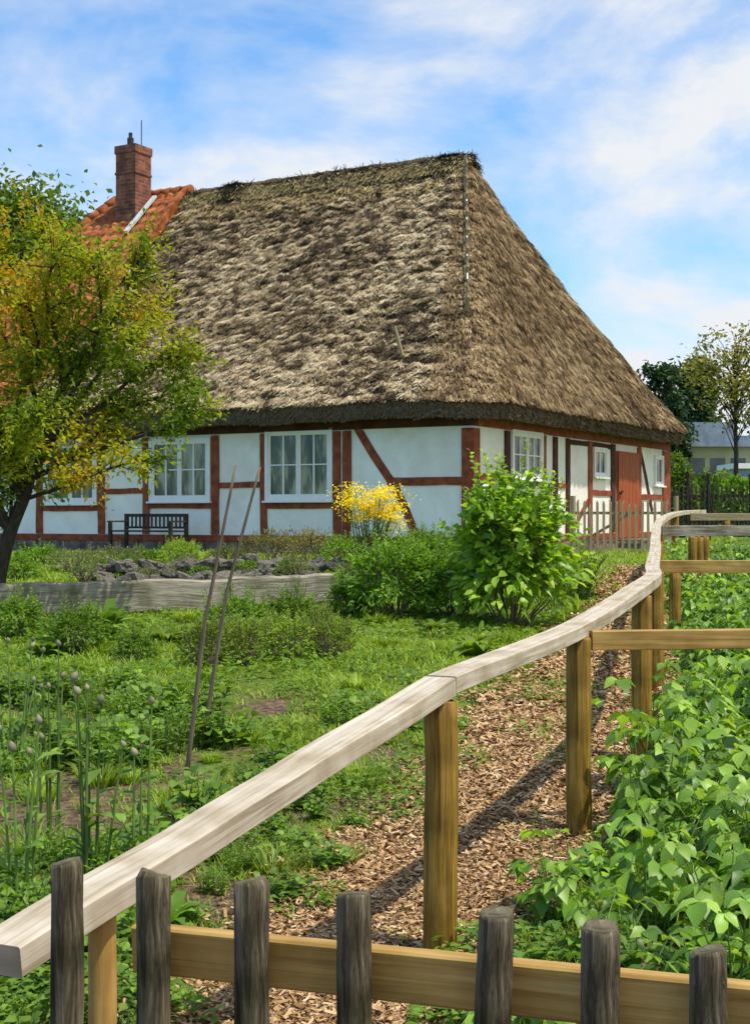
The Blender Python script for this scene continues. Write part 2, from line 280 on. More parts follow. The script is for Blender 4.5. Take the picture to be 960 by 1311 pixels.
def brace(face,pts,w=.14,mat='timber'):
    mb=MB(); cnt[0]+=1; o=.016+.0006*(cnt[0]%5); q=[(A(face,x),zf(face,A(face,x),y)) for x,y in pts]; vs=[]
    for i,(a,z) in enumerate(q):
        p0=q[max(i-1,0)];p1=q[min(i+1,len(q)-1)]; d=Vector((p1[0]-p0[0],p1[1]-p0[1])).normalized(); n_=Vector((-d.y,d.x))*w/2
        vs+=[P3(face,a+n_.x,o,z+n_.y),P3(face,a-n_.x,o,z-n_.y),P3(face,a+n_.x,-.02,z+n_.y),P3(face,a-n_.x,-.02,z-n_.y)]
    fs=[]
    for i in range(len(q)-1):
        b0=i*4;c0=b0+4; fs+=[(b0,b0+1,c0+1,c0),(b0,c0,c0+2,b0+2),(b0+1,b0+3,c0+3,c0+1)]
    mb.add(vs,fs); return mb.build('brace',M[mat],house)
mb=MB(); mb.box((-.045,-.045,.02),(.20,.20,2.0)); mb.build('corner_post',M['timber'],house,bevel=.01)
for nm,a,b,mt in (('sill_beam',(-.055,.20,.0),(.1,15,.13),'timber'),('sill_beam',(.20,-.055,0),(10.7,.1,.13),'timber'),('wall_plate',(-.06,-.05,2.04),(.1,15,2.2),'darktimber'),('wall_plate',(.1,-.052,2.04),(10.7,.1,2.2),'timber')):  # front wall plate is brown and darkened, eave shadow put into its colour
    mb=MB(); mb.box(a,b); mb.build(nm,M[mt],house,bevel=.01)
for p0,p1 in ((427,437),(439.5,450),(334,342),(271.5,281),(184,192),(127,135),(48,56),(-24,-16)): post('f',p0,p1)
rail('f',496,600,616); rail('f',342,427,646,.13); rail('f',281,334,621,.11); rail('f',192,271,647,.13); rail('f',135,184,629,.11); rail('f',56,127,650,.13)
brace('f',[(455,543),(466,562),(478,582),(490,600),(502,618),(512,636),(520,654),(528,674),(533,690)],.15)
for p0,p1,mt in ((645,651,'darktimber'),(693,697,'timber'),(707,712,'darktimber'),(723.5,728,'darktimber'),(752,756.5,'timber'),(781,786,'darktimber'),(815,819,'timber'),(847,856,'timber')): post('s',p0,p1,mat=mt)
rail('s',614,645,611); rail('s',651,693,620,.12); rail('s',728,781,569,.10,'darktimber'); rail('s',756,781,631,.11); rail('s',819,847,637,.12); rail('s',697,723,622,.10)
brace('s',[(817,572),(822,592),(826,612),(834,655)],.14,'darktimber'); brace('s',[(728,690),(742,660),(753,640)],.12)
def window(face,px0,px1,py0,py1,leaves_=2,rows_=2,cols=2,fw=.07,label=None):
    a0,a1=A(face,px0),A(face,px1); am=(a0+a1)/2; z0,z1=zf(face,am,py1),zf(face,am,py0)
    if a0>a1: a0,a1=a1,a0
    f=MB()
    fbox(f,face,a0,a0+fw,z0,z1,-.01,.06); fbox(f,face,a1-fw,a1,z0,z1,-.01,.06)
    fbox(f,face,a0+fw,a1-fw,z1-fw,z1,-.01,.058); fbox(f,face,a0+fw,a1-fw,z0,z0+fw,-.01,.058)
    lw=(a1-a0-2*fw)/leaves_
    for q in range(leaves_):
        b0=a0+fw+q*lw; b1=b0+lw; c=.048
        fbox(f,face,b0+.003,b0+c,z0+fw,z1-fw,-.01,.045); fbox(f,face,b1-c,b1-.003,z0+fw,z1-fw,-.01,.045)
        fbox(f,face,b0+c,b1-c,z1-fw-c,z1-fw,-.01,.043); fbox(f,face,b0+c,b1-c,z0+fw,z0+fw+c,-.01,.043)
        for r in range(1,rows_):
            z=z0+fw+(z1-z0-2*fw)*r/rows_; fbox(f,face,b0+c,b1-c,z-.011,z+.011,-.01,.034)
        for r in range(1,cols):
            a=b0+lw*r/cols; fbox(f,face,a-.015,a+.015,z0+fw+c,z1-fw-c,-.01,.037)
    fo=f.build('window',M['frame'],house); 
    if label: fo['label']=label
    g=MB(); fbox(g,face,a0+.02,a1-.02,z0+.02,z1-.02,-.005,.014); g.build('pane',M['pane'],fo)
    s_=MB(); fbox(s_,face,a0-.03,a1+.03,z0-.035,z0-.001,.0,.11); s_.build('sill',M['frame'],fo,bevel=.005)
window('f',341,427,549,641); window('f',193,271,561,642); window('f',58,126,566,645)
window('s',652.5,692,552,614); window('s',757.5,774,573,611,1,1,2,.05); window('s',836,846.5,583,622,1,1,1,.05,'dark narrow window by the far corner')
a0,a1=sf(788),sf(814); z0,z1=.0,zf('s',(a0+a1)/2,579); mb=MB(); nb=6
for q in range(nb): 
    b0=a0+(a1-a0)*q/nb; b1=a0+(a1-a0)*(q+1)/nb; fbox(mb,'s',b0+.006,b1-.006,z0+.02,z1,-.01,.07)
dr=mb.build('door',M['door'],house); dr['label']='red-brown plank door'
mb=MB(); fbox(mb,'s',a0,a0+.03,.95,1.0,.07,.13); fbox(mb,'s',a0,a0+.14,1.0,1.03,.11,.135); mb.build('handle',M['darkwood'],dr)
mb=MB(); fbox(mb,'s',a0-.08,a1+.08,-.3,.0,.06,.6); mb.build('doorstep',M['stone'],house,bevel=.02)
# ---- thatch
T1=10.1
def lev(u):
    s0=-.55+5.9*u; s1=11.25-5.9*u; t0=-.5+3.21*u; z=2.52+5.6*u-.16*np.sin(np.pi*np.clip(u,0,1)); r=np.minimum(.12+.95*(1-u),(s1-s0)/2*.98); return s0,s1,t0,z,r
def RP(seg,a,u):
    s0,s1,t0,z,r=lev(u)
    if seg==0: x=s0; y=T1+(t0+r-T1)*a
    elif seg==1: an=np.pi+a*np.pi/2; x=s0+r+r*np.cos(an); y=t0+r+r*np.sin(an)
    elif seg==2: x=s0+r+(s1-r-s0-r)*a; y=t0+0*a
    elif seg==3: an=1.5*np.pi+a*np.pi/2; x=s1-r+r*np.cos(an); y=t0+r+r*np.sin(an)
    else: x=s1+0*a; y=t0+r+(T1-t0-r)*a
    return np.stack([x+0*a,y+0*a,z+0*a],-1)
def RN(seg,a,u,e=1e-3):
    da=RP(seg,a+e,u)-RP(seg,a-e,u); du=RP(seg,a,u+e)-RP(seg,a,u-e); return nrm(np.cross(da,du)),nrm(du),nrm(da)
def nz(P,sc,off=0): 
    return np.array([noise.noise(Vector((p[0]*sc[0]+off,p[1]*sc[1],p[2]*sc[2]))) for p in P])
def disp(P):
    return .08*nz(P,(.7,.7,.7),3)+.045*nz(P,(2.6,2.6,4.2))+.055*nz(P,(6,5.5,11),7)
segN=[(0,170),(1,14),(2,110),(3,14),(4,40)]; us=np.linspace(0,1,130); cols=[]
AMP={0:1.0,1:.8,2:.65,3:.65,4:.5}
for seg,n in segN:
    for a_ in np.linspace(0,1,n,endpoint=(seg==4)):
        aa=np.full(len(us),a_); P=RP(seg,aa,us); Nn,_,_=RN(seg,aa,np.clip(us,.002,.998)); dd=disp(P); dd[us>.98]*=.5
        P=P+Nn*(dd*AMP[seg])[:,None]
        s0=P[0]; inn=-Nn[0].copy(); inn[2]=0; inn/=np.linalg.norm(inn)
        k1=s0+inn*.10+np.array([0,0,-.34]); k2=s0+inn*.75+np.array([0,0,-.30]); 
        cols.append(np.concatenate([[k2,k1],P]))
V=np.concatenate(cols); nr=len(us)+2; nc=len(cols); i,j=np.meshgrid(np.arange(nc-1),np.arange(nr-1),indexing='ij'); a=(i*nr+j).ravel(); Fq=np.stack([a,a+nr,a+nr+1,a+1],1)
mth=surf('thatch_base',[(.3,(.04,.026,.014)),(.5,(.13,.09,.05)),(.75,(.26,.19,.11))],scale=(9,9,2.5),nscale=3,bump=1,bdist=.05,rough=.95)
roof=link('thatched_roof',npmesh('thatched_roof',V,Fq,mth,smooth=False),house)
mb=MB()
prof=[(-.55+5.9*u-.0, 2.52+5.6*u-.16*math.sin(math.pi*u)) for u in np.linspace(0,1,12)]
pv=[(s,T1,z) for s,z in prof]+[(10.7-s,T1,z) for s,z in reversed(prof)][1:]; mb.add(pv,[tuple(range(len(pv)))]); mb.build('thatch_edge',mth,roof)
def straws(seg,N,ulo=0,uhi=1,lm=1.0):
    if seg==2: u=ulo+(uhi-ulo)*(1-np.sqrt(RNG.random(N)))
    elif seg==0: u=ulo+(uhi-ulo)*RNG.random(N)
    else: u=ulo+(uhi-ulo)*RNG.random(N)**1.3
    u=np.clip(u,.001,.998); a=RNG.random(N); P=RP(seg,a,u); Nn,du,da=RN(seg,a,u); d=disp(P)
    cl=.5*nz(P,(1.6,2.2,5),11)+.9*nz(P,(4.5,4.2,10),5)+.5*nz(P,(10,9,22),2)  # clump noise, also paints raised straw lighter and the shadowed pockets darker
    big_=nz(P,(.5,.5,.5),21)
    rn=RNG.random(N); f0=seg==0
    P=P+Nn*(d*AMP[seg]-.01+.035*rn)[:,None]
    out=(.05+.18*RNG.random(N))*(1 if f0 else .5)+(.30 if f0 else .14)*np.clip(cl,0,1)
    D=-du+da*RNG.normal(0,.38 if f0 else .20,N)[:,None]+Nn*out[:,None]
    L_=((.05+.11*RNG.random(N)) if f0 else (.06+.10*RNG.random(N)))*lm; W_=.016+.020*RNG.random(N)
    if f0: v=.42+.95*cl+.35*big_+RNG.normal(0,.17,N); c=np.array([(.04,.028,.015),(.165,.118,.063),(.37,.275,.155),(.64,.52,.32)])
    else: v=.42+.62*cl+.3*big_+RNG.normal(0,.19,N); c=np.array([(.04,.026,.013),(.15,.10,.05),(.27,.19,.095),(.44,.33,.19)])  # browner hip straw, also darkened in colour to offset its stronger sunlight
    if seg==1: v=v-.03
    t=np.clip(v,0,.999)*3; k=t.astype(int); fr=(t-k)[:,None]; colr=c[k]*(1-fr)+c[k+1]*fr
    band=(u>.885+.02*np.sin(a*60)+.03*big_)[:,None] if f0 else np.zeros((N,1),bool)
    colr=np.where(band&(rn[:,None]<.7),np.array([(.50,.37,.15)])*(.5+.9*rn[:,None]),colr)
    return P,D,Nn,L_,W_,colr
ST=([(0,.5,0),(0,-.5,0),(1,-.3,0),(1,.3,0)],[(0,1,2),(0,2,3)])
for nm,parts in (('front_straw',[(0,180000)]),('hip_straw',[(1,14000),(2,100000),(3,4000)])):
    R=[straws(sg,n) for sg,n in parts]
    if nm=='front_straw': R.append(straws(0,6000,0,.015,1.3))
    else: R+= [straws(2,5000,0,.015,1.2),straws(1,1200,0,.015,1.2)]
    C,D,Nn,L_,W_,cc=[np.concatenate(q) for q in zip(*R)]
    o=link(nm,leafmesh(nm,M['straw'],C,D,Nn,L_,W_,ST,.05,cc),roof); o['kind']='stuff'
N=30000; a=RNG.random(N); segs=RNG.choice([0,1,2],N,p=[.5,.08,.42]); P=np.zeros((N,3)); Nn=np.zeros((N,3)); da=np.zeros((N,3))
for sg in (0,1,2):
    q=segs==sg; z_=np.full(q.sum(),.002); P[q]=RP(sg,a[q],z_); n_,_,d_=RN(sg,a[q],z_); Nn[q]=n_; da[q]=d_; P[q]+=n_*(disp(P[q])*AMP[sg])[:,None]
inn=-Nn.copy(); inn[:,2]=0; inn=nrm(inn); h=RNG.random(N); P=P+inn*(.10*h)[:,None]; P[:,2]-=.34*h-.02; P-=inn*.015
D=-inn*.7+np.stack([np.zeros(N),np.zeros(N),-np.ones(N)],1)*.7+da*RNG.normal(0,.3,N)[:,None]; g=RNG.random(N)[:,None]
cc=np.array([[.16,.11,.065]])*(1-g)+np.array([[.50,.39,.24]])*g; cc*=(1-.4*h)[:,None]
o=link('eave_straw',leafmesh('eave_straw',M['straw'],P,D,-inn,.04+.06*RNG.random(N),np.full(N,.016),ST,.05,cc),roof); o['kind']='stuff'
mb=MB(); pts=[];rad=[]
for q in range(60):
    t=2.75+(T1-2.75)*q/59; pts.append((5.35,t,8.08+.05*noise.noise(Vector((t*1.5,0,0))))); rad.append(.17+.04*noise.noise(Vector((t*3,4,0))))
mb.tube(pts,rad,10); rc=mb.build('ridge_cap',mth,roof,smooth=True)
N=24000; t=2.55+(T1-2.55)*RNG.random(N); hh=nz(np.stack([t,t*0,t*0],1),(1.1,1,1),2); side=RNG.random(N)*2-1
P=np.stack([5.35+side*.38,t,8.16-.36*side**2+.16*np.clip(hh+.2,0,1)+.06*nz(np.stack([t,side,t*0],1),(5,3,1))],1)
D=np.stack([side*.9+RNG.normal(0,.2,N),RNG.normal(0,.35,N),-np.abs(side)*.8+.15*RNG.random(N)],1)
dark=(hh*1.6+RNG.normal(0,.3,N)-np.abs(side)*.7>-.25)[:,None]
cc=np.where(dark,np.array([[.035,.035,.018]]),np.array([[.36,.28,.13]]))*(.5+RNG.random((N,1)))
o=link('ridge_heather',leafmesh('ridge_heather',M['straw'],P,D,np.stack([side*.5,0*t,np.ones(N)],1),.08+.12*RNG.random(N),np.full(N,.022),ST,.1,cc),roof); o['kind']='stuff'
def RPp(seg,a,u,off):
    p=RP(seg,np.array([a]),np.array([u]))[0]; n_=RN(seg,np.array([a]),np.array([u]))[0][0]; return Vector(p+n_*off)
mb=MB(); mb.tube([RPp(1,.40,u,.20) for u in np.linspace(.97,.33,26)],.014,6); mb.build('conductor_wire',M['frame'],house)
for u in (.92,.85,.78,.70,.62,.54,.46,.36,.33):
    p=RPp(1,.40,u,.0); q=RPp(1,.40,u,.32); mb=MB(); mb.tube([p,q,q+Vector((.03,.03,.20))],[.04,.034,.026],6); mb.build('peg',M['palewood'],house)
mb=MB(); mb.tube([RPp(0,.93,.16,.0),RPp(0,.93,.16,.12)+Vector((0,.12,.45))],[.04,.03],6); mb.build('peg',M['palewood'],house)
# ---- tiled part
def tilegrid(pf,na,nu,name,parent):
    V=[pf(i/na,j/nu) for i in range(na+1) for j in range(nu+1)]
    Fq=[(i*(nu+1)+j,(i+1)*(nu+1)+j,(i+1)*(nu+1)+j+1,i*(nu+1)+j+1) for i in range(na) for j in range(nu)]
    return link(name,npmesh(name,V,Fq,M['tile']),parent)
def tfront(a,u,back=False):
    s=-.5+5.85*u; t=T1+.02+(15.5-3.24*u-T1)*a; z=2.6+5.62*u; w=.045*abs(math.sin(math.pi*t/.26)); lu=8.1*u/.36; w+=.06*(1-(lu-math.floor(lu)))+.02+.012*noise.noise(Vector((math.floor(t/.26)*3.1,math.floor(lu)*1.7,0))); s-=w*.69; z+=w*.72
    return (s if not back else 10.7-s,t,z)
tr=tilegrid(lambda a,u:tfront(a,u),150,200,'tiled_roof',house)
tilegrid(lambda a,u:tfront(a,u,True),40,30,'rear_slope',tr)
def tend(a,u): s0=-.5+5.85*u; t=15.5-3.24*u; z=2.6+5.62*u; s=s0+(10.7-2*s0)*a; w=.035*abs(math.sin(math.pi*s/.24)); return (s,t+w,z)
tilegrid(tend,80,30,'end_slope',tr)
mb=MB()
for q in range(8):
    t0=T1-.12+q*.29; mb.tube([(5.35,t0,8.27),(5.35,t0+.31,8.25)],[.14,.125],10)
for q in range(30):
    u0=1-q/30;u1=1-(q+1)/30-.005; mb.tube([(-.5+5.85*u0,15.5-3.24*u0,2.68+5.62*u0),(-.5+5.85*u1,15.5-3.24*u1,2.68+5.62*u1)],[.11,.125],8)
mb.build('ridge_tile',M['tile'],tr,smooth=True)
mb=MB(); mb.sweep([tuple(Vector(tfront(0,u))+Vector((0,-.03,.0))) for u in np.linspace(0,1,20)],[(-.06,-.12),(.06,-.12),(.06,.09),(-.06,.09)]); mb.build('verge_board',M['tile'],tr)
m,nt,out=newmat('chimney_brick'); L=nt.links.new
tc=nd(nt,'ShaderNodeTexCoord'); sp=nd(nt,'ShaderNodeSeparateXYZ'); L(tc.outputs['Object'],sp.inputs[0]); ad=nd(nt,'ShaderNodeMath',operation='ADD'); L(sp.outputs[0],ad.inputs[0]); L(sp.outputs[1],ad.inputs[1]); cb=nd(nt,'ShaderNodeCombineXYZ'); L(ad.outputs[0],cb.inputs[0]); L(sp.outputs[2],cb.inputs[1])
bk=nd(nt,'ShaderNodeTexBrick'); bk.inputs['Scale'].default_value=1; bk.inputs['Brick Width'].default_value=.25; bk.inputs['Row Height'].default_value=.085; bk.inputs['Mortar Size'].default_value=.012
bk.inputs['Color1'].default_value=(.17,.05,.028,1); bk.inputs['Color2'].default_value=(.36,.11,.055,1); bk.inputs['Mortar'].default_value=(.22,.15,.11,1); L(cb.outputs[0],bk.inputs[0])
nn=nd(nt,'ShaderNodeTexNoise'); nn.inputs['Scale'].default_value=4; L(tc.outputs['Object'],nn.inputs[0]); rr_=ramp(nt,[(.35,(.5,.48,.46)),(.65,(1.1,1.05,1))]); L(nn.outputs[0],rr_.inputs[0]); mm=nd(nt,'ShaderNodeMixRGB',blend_type='MULTIPLY'); mm.inputs[0].default_value=1; L(bk.outputs[0],mm.inputs[1]); L(rr_.outputs[0],mm.inputs[2])
p=nd(nt,'ShaderNodeBsdfPrincipled'); p.inputs['Roughness'].default_value=.9; L(mm.outputs[0],p.inputs['Base Color']); b=nd(nt,'ShaderNodeBump'); b.inputs['Strength'].default_value=.6; b.inputs['Distance'].default_value=.02; b.invert=True; L(bk.outputs['Fac'],b.inputs['Height']); L(b.outputs[0],p.inputs['Normal']); L(p.outputs[0],out.inputs[0]); M['brick']=m
cs,ct=4.75,11.25
mb=MB(); w=.295
mb.box((cs-w,ct-w,6.6),(cs+w,ct+w,8.62)); mb.box((cs-w-.02,ct-w-.02,8.622),(cs+w+.02,ct+w+.02,8.68)); mb.box((cs-w-.001,ct-w-.001,8.682),(cs+w+.001,ct+w+.001,9.12)); mb.box((cs-w-.025,ct-w-.025,9.122),(cs+w+.025,ct+w+.025,9.31))
ch=mb.build('chimney',M['brick'],house)
mb=MB(); mb.tube([(cs-.05,ct+.05,9.31),(cs-.05,ct+.05,9.53)],.08,10); mb.tube([(cs-.05,ct+.05,9.53),(cs-.05,ct+.05,9.66)],.045,8); mb.build('chimney_pot',M['darkwood'],ch)
mb=MB(); mb.tube([(cs+.05,ct-.2,9.30),(cs+.05,ct-.2,9.95)],.012,6); mb.build('rod',M['darkwood'],ch)
mflash=surf('lead_flashing',[(.3,(.45,.47,.5)),(.7,(.62,.64,.66))],nscale=5,rough=.4)
mb=MB(); mb.sweep([tuple(Vector((-.5+5.85*u-.1,ct-w-.12,2.6+5.62*u+.13))) for u in (.78,.86,.965)],[(-.06,-.02),(.06,-.02),(.06,.03),(-.06,.03)]); mb.build('flashing',mflash,ch)
# bench
def hl(s,t,z=0): return Vector((HX+ca*s-sa*t,HYY+sa*s+ca*t,z))
bt=tf(228); bp=hl(-.75,bt); bp.z=gz(bp.x,bp.y)+.05
bench=empty('garden_bench',bp,ang,'dark slatted wooden bench against the white house wall','bench')
mb=MB()
for q in range(4): mb.box((-.42+q*.11,-.72,.34),(-.33+q*.11,.72,.37))
mb.build('seat',M['darkwood'],bench)
mb=MB(); mb.box((.06,-.72,.62),(.10,.72,.68)); mb.box((.06,-.72,.40),(.10,.72,.44))
for q in range(15): y0=-.68+q*.095; mb.box((.07,y0,.44),(.09,y0+.035,.62))
mb.build('backrest',M['darkwood'],bench)
for y0 in(-.74,.68):
    for x0,h in((-.42,.52),(.05,.68)): mb=MB(); mb.box((x0,y0,-.1),(x0+.06,y0+.06,h)); mb.build('leg',M['darkwood'],bench)
    mb=MB(); mb.box((-.44,y0-.01,.521),(.10,y0+.07,.55)); mb.build('armrest',M['darkwood'],bench)
# ------------------------------------------------------------ handrail fence
hf=empty('handrail_fence',(0,4.6,.06),0,'long pale wooden handrail on round posts climbing beside the chip path','fence')
off=Vector((0,-4.6,-.06))
def rel(pts,o=off): return [Vector(p)+o for p in pts]
def rsec(w,h,b=.0035): 
    w/=2; return [(-w+b,-h),(w-b,-h),(w,-h+b),(w,-b),(w-b,0),(-w+b,0),(-w,-b),(-w,-h+b)]
nearc=Vector((-.7125,2.645,.695)); p1=Vector((.2155,4.675,.962))
mb=MB(); n=14; mb.sweep(rel([nearc.lerp(p1,q/n)+Vector((.003*noise.noise(Vector((q*.7,3,0))),0,.006*noise.noise(Vector((q*.4,0,0))))) for q in range(n+1)]),rsec(.112,.062)); mb.build('rail',M['railwood'],hf)
ctrl=[p1+Vector((-.2,-.45,-.05)),p1+Vector((.004,.008,.004)),Vector((.86,6.1,1.03)),Vector((1.43,7.6,1.135)),Vector((1.70,8.6,1.15)),Vector((1.93,9.8,1.16)),Vector((2.39,12,1.23)),Vector((2.87,14.4,1.30)),Vector((3.60,17.8,1.44)),Vector((4.35,20.4,1.55)),Vector((5.2,22.3,1.59)),Vector((6.2,23.2,1.59))]
def cr(p0,p1,p2,p3,t): return .5*((2*p1)+(p2-p0)*t+(2*p0-5*p1+4*p2-p3)*t*t+(3*p1-p0-3*p2+p3)*t**3)
curve=[]
for q in range(1,len(ctrl)-2):
    for k in range(12): curve.append(cr(ctrl[q-1],ctrl[q],ctrl[q+1],ctrl[q+2],k/12))
curve.append(ctrl[-2])
cuts=[0,25,49,73,len(curve)-1]; wd=[.108,.098,.095,.10]
for a_,b_,w_ in zip(cuts[:-1],cuts[1:],wd):
    seg=curve[a_:b_+1]
    d=(seg[1]-seg[0]).normalized()*.003; seg=[seg[0]+d]+seg[1:]
    mb=MB(); mb.sweep(rel(seg),rsec(w_,.060),u0=a_*.5+3); mb.build('rail',M['railwood'],hf)
def rpost(x,y,ztop,r,mat,parent,o,name='post',lean=(0,0),zb=None,n=20,rough=.02,dome=0):
    zb=gz(x,y)-.1 if zb is None else zb; mb=MB(); h=ztop-zb; pts=[];rr=[]; nq=14
    sec=[]
    for j in range(n):
        an=2*math.pi*j/n; k=1+rough*2.2*noise.noise(Vector((math.cos(an)*1.3+x*9,math.sin(an)*1.3,y*5))); sec.append((math.cos(an)*k,math.sin(an)*k))
    for q in range(nq+1):
        t=q/nq; pts.append(Vector((x+lean[0]*t+.005*noise.noise(Vector((x*7,t*3,0))),y+lean[1]*t,zb+(h-.006)*t))+o); rr.append(r*(1.03-.04*t+rough*1.6*noise.noise(Vector((x*9,t*6,2)))))
    pts.append(Vector((x+lean[0],y+lean[1],ztop))+o); rr.append(r*.90)
    mb.tube(pts,rr,n,sec=sec,up=Vector((.02,1,0)))
    if dome:
        sx_,sy_=random.uniform(-dome,dome),random.uniform(-dome,dome)
        for vi in range(len(mb.v)-2*n,len(mb.v)):
            vx,vy,vz=mb.v[vi]; dx=vx-(x+lean[0]+o.x); dy=vy-(y+lean[1]+o.y); mb.v[vi]=(vx,vy,vz+dx*sx_+dy*sy_+.004*noise.noise(Vector((vx*80,vy*80,x))))
    ob=mb.build(name,M[mat],parent)
    for pg in ob.data.polygons: pg.use_smooth=(len(pg.vertices)==4)
    return ob
rpost(-.572,2.95,.665,.03,'yellowrail',hf,off)
rpost(.217,4.62,.897,.056,'postwood',hf,off)
rpost(.882,6.1,.967,.055,'postwood',hf,off)
rpost(1.43,7.55,1.07,.055,'postwood',hf,off)
rpost(1.96,9.8,1.098,.052,'postwood',hf,off)
rpost(2.87,14.3,1.236,.05,'postwood',hf,off); rpost(3.60,17.7,1.375,.05,'postwood',hf,off); rpost(4.35,20.4,1.485,.05,'postwood',hf,off)
def crossfence(Y,x0,x1,zt,h,label,posts,w=.06,mat='yellowrail',dy=.0):
    e=empty('rail_fence',(x0,Y,gz(x0,Y)),0,label,'fence'); o=-Vector((x0,Y,gz(x0,Y)))
    mb=MB(); mb.sweep([Vector((x0+(x1-x0)*q/6,Y+dy*q/6,zt+.006*noise.noise(Vector((q,Y,0)))))+o for q in range(7)],rsec(w,h),u0=Y); mb.build('rail',M[mat],e)
    for px,Yp in posts: rpost(px,Yp,zt-h-.003,.05,'postwood',e,o)
crossfence(6.13,.94,3.2,1.0,.085,'yellowish horizontal rail running right from the second handrail post over the raspberry plants',[(2.9,6.13)],dy=.25)
crossfence(12.2,2.44,5.2,1.112,.11,'middle yellowish rail crossing the raspberry bed, below the grey rail',[(2.60,12.2),(4.6,12.2)])
crossfence(16.2,3.3,6.5,1.385,.12,'thick grey-brown rail above the three short round posts at right',[(3.52,15.6),(3.66,15.9),(3.8,16.2),(6,16.2)],mat='greywood')
crossfence(21.2,4.75,8.5,1.535,.11,'farthest pale horizontal rail before the dark picket fence',[(5.3,21.2),(7.5,21.2)],mat='palewood')
# ------------------------------------------------------------ front picket fence
pa,pb=Vector((-.535,2.44)),Vector((.46,1.95))
pf=empty('picket_fence',(pa.x,pa.y,0),0,'rough dark round-picket fence with yellow rail across the bottom foreground','fence'); po=-Vector((pa.x,pa.y,0))
def onl(px):
    k=(px-480)/F; d=pb-pa; u=(k*pa.y-pa.x)/(d.x-k*d.y); return pa+d*u
for px,py,ln in ((-62,1085,0),(85,1103,.0),(199,1118,.008),(321,1127,-.003),(453,1143,-.004),(636,1168,.05),(769,1185,.012),(905,1215,-.004),(1060,1240,0)):
    q=onl(px); zt=CZ-(py-HY)*q.y/F; rr=.0295 if px<400 else .0275
    rpost(q.x-ln,q.y,zt,rr*random.uniform(.96,1.06),'picket',pf,po,'picket',(ln,0),zb=-.1,n=26,rough=.06,dome=.16)
q0=onl(150); q1=onl(1100); dv=Vector((.442,.897))*.058; q0+=dv; q1+=dv
z0=CZ-(1182-HY)*q0.y/F; z1=z0+(.05)*(q1-q0).length/1.05
mb=MB(); mb.sweep([Vector((q0.x+(q1.x-q0.x)*k/8,q0.y+(q1.y-q0.y)*k/8,z0+(z1-z0)*k/8))+po for k in range(9)],rsec(.035,.08,.004)); mb.build('rail',M['yellowrail'],pf)
# ------------------------------------------------------------ gate fence by the door
gfx,gfy=(740-480)*25/F,25.0
gf=empty('garden_gate_fence',(gfx,gfy,gz(gfx,gfy)),0,'low light wooden picket fence before the red door, gate braced diagonally','fence')
for q in range(15):
    x=q*.113; h=.95+.05*random.uniform(-1,1); mb=MB(); mb.sweep([(x,.0,.02),(x+random.uniform(-.02,.02),0,h-.05),(x+random.uniform(-.02,.02),0,h)],[(-.022,-.012),(.022,-.012),(.022,.012),(-.022,.012)],scales=[1,1,.4],up=Vector((0,1,0))); mb.build('picket',M['palewood'],gf)
for z in (.2,.72): mb=MB(); mb.box((-.06,.014,z),(1.7,.05,z+.05)); mb.build('rail',M['palewood'],gf)
mb=MB(); mb.sweep([(.1,.035,.25),(.9,.035,.72)],[(-.025,-.012),(.025,-.012),(.025,.0),(-.025,.0)],up=Vector((0,1,0))); mb.build('brace',M['palewood'],gf)
for x in(-.09,1.74): mb=MB(); mb.tube([(x,.03,-.05),(x,.03,1.05)],.045,10); mb.build('post',M['palewood'],gf)
# ------------------------------------------------------------ timber edging & stones
e0=W(10,752,14.4); e1=W(455,740,15.4); te=empty('timber_edging',(e0.x,e0.y,0),0,'long weathered grey timber edging holding the raised flower bed','edging')
def edg(a,b,h,name='beam'):
    mb=MB(); mb.sweep([a.lerp(b,q/10)+Vector((0,.02*noise.noise(Vector((q*.6,0,h))),.03*noise.noise(Vector((q*.6,5,h)))))-Vector((e0.x,e0.y,0)) for q in range(11)],rsec(.14,h,.02)); mb.build(name,M['greywood'],te)
mid=e0.lerp(e1,.62); zt=.84
edg(Vector((e0.x-.5,e0.y-.1,.80)),Vector((mid.x,mid.y,zt-.01)),.34); edg(Vector((mid.x+.006,mid.y,zt+.0)),Vector((e1.x,e1.y,zt+.03)),.32)
mb=MB(); mb.box((e1.x-e0.x-.02,e1.y-e0.y-.1,.4),(e1.x-e0.x+.2,e1.y-e0.y+.06,.83)); mb.build('end_block',M['greywood'],te,bevel=.015)
def rockmesh(seed):
    import bmesh
    bm=bmesh.new(); bmesh.ops.create_icosphere(bm,subdivisions=3,radius=1)
    for v in bm.verts:
        p=v.co.copy(); n_=noise.noise(p*1.1+Vector((seed*7,0,0)))*.5+noise.noise(p*2.6+Vector((seed*3,5,0)))*.22; v.co=p*(1+n_); v.co.x=max(-.8,min(.85,v.co.x)); v.co.z=max(-.6,min(.62,v.co.z))
    me=bpy.data.meshes.new('boulder'); bm.to_mesh(me); bm.free(); me.materials.append(M['stone']); return me
rocks=[rockmesh(s) for s in range(6)]
for q in range(56):
    row=q%2; px=130+335*((q//2)/27.5)+random.uniform(-12,12); Yr=16.7+random.uniform(-.3,.3)+row*.55; r=random.uniform(.07,.155)
    x=(px-480)*Yr/F; o=link('boulder',rocks[q%6]); o.location=(x,Yr,gz(x,Yr)+.07+row*.12); o.scale=(r*random.uniform(1.2,1.9),r,r*.8); o.rotation_euler=(random.random()*.4,random.random()*.4,random.random()*6)
    tag(o,'rough dark grey fieldstone in the rockery row below the house','stone','rockery stones behind the timber edging')
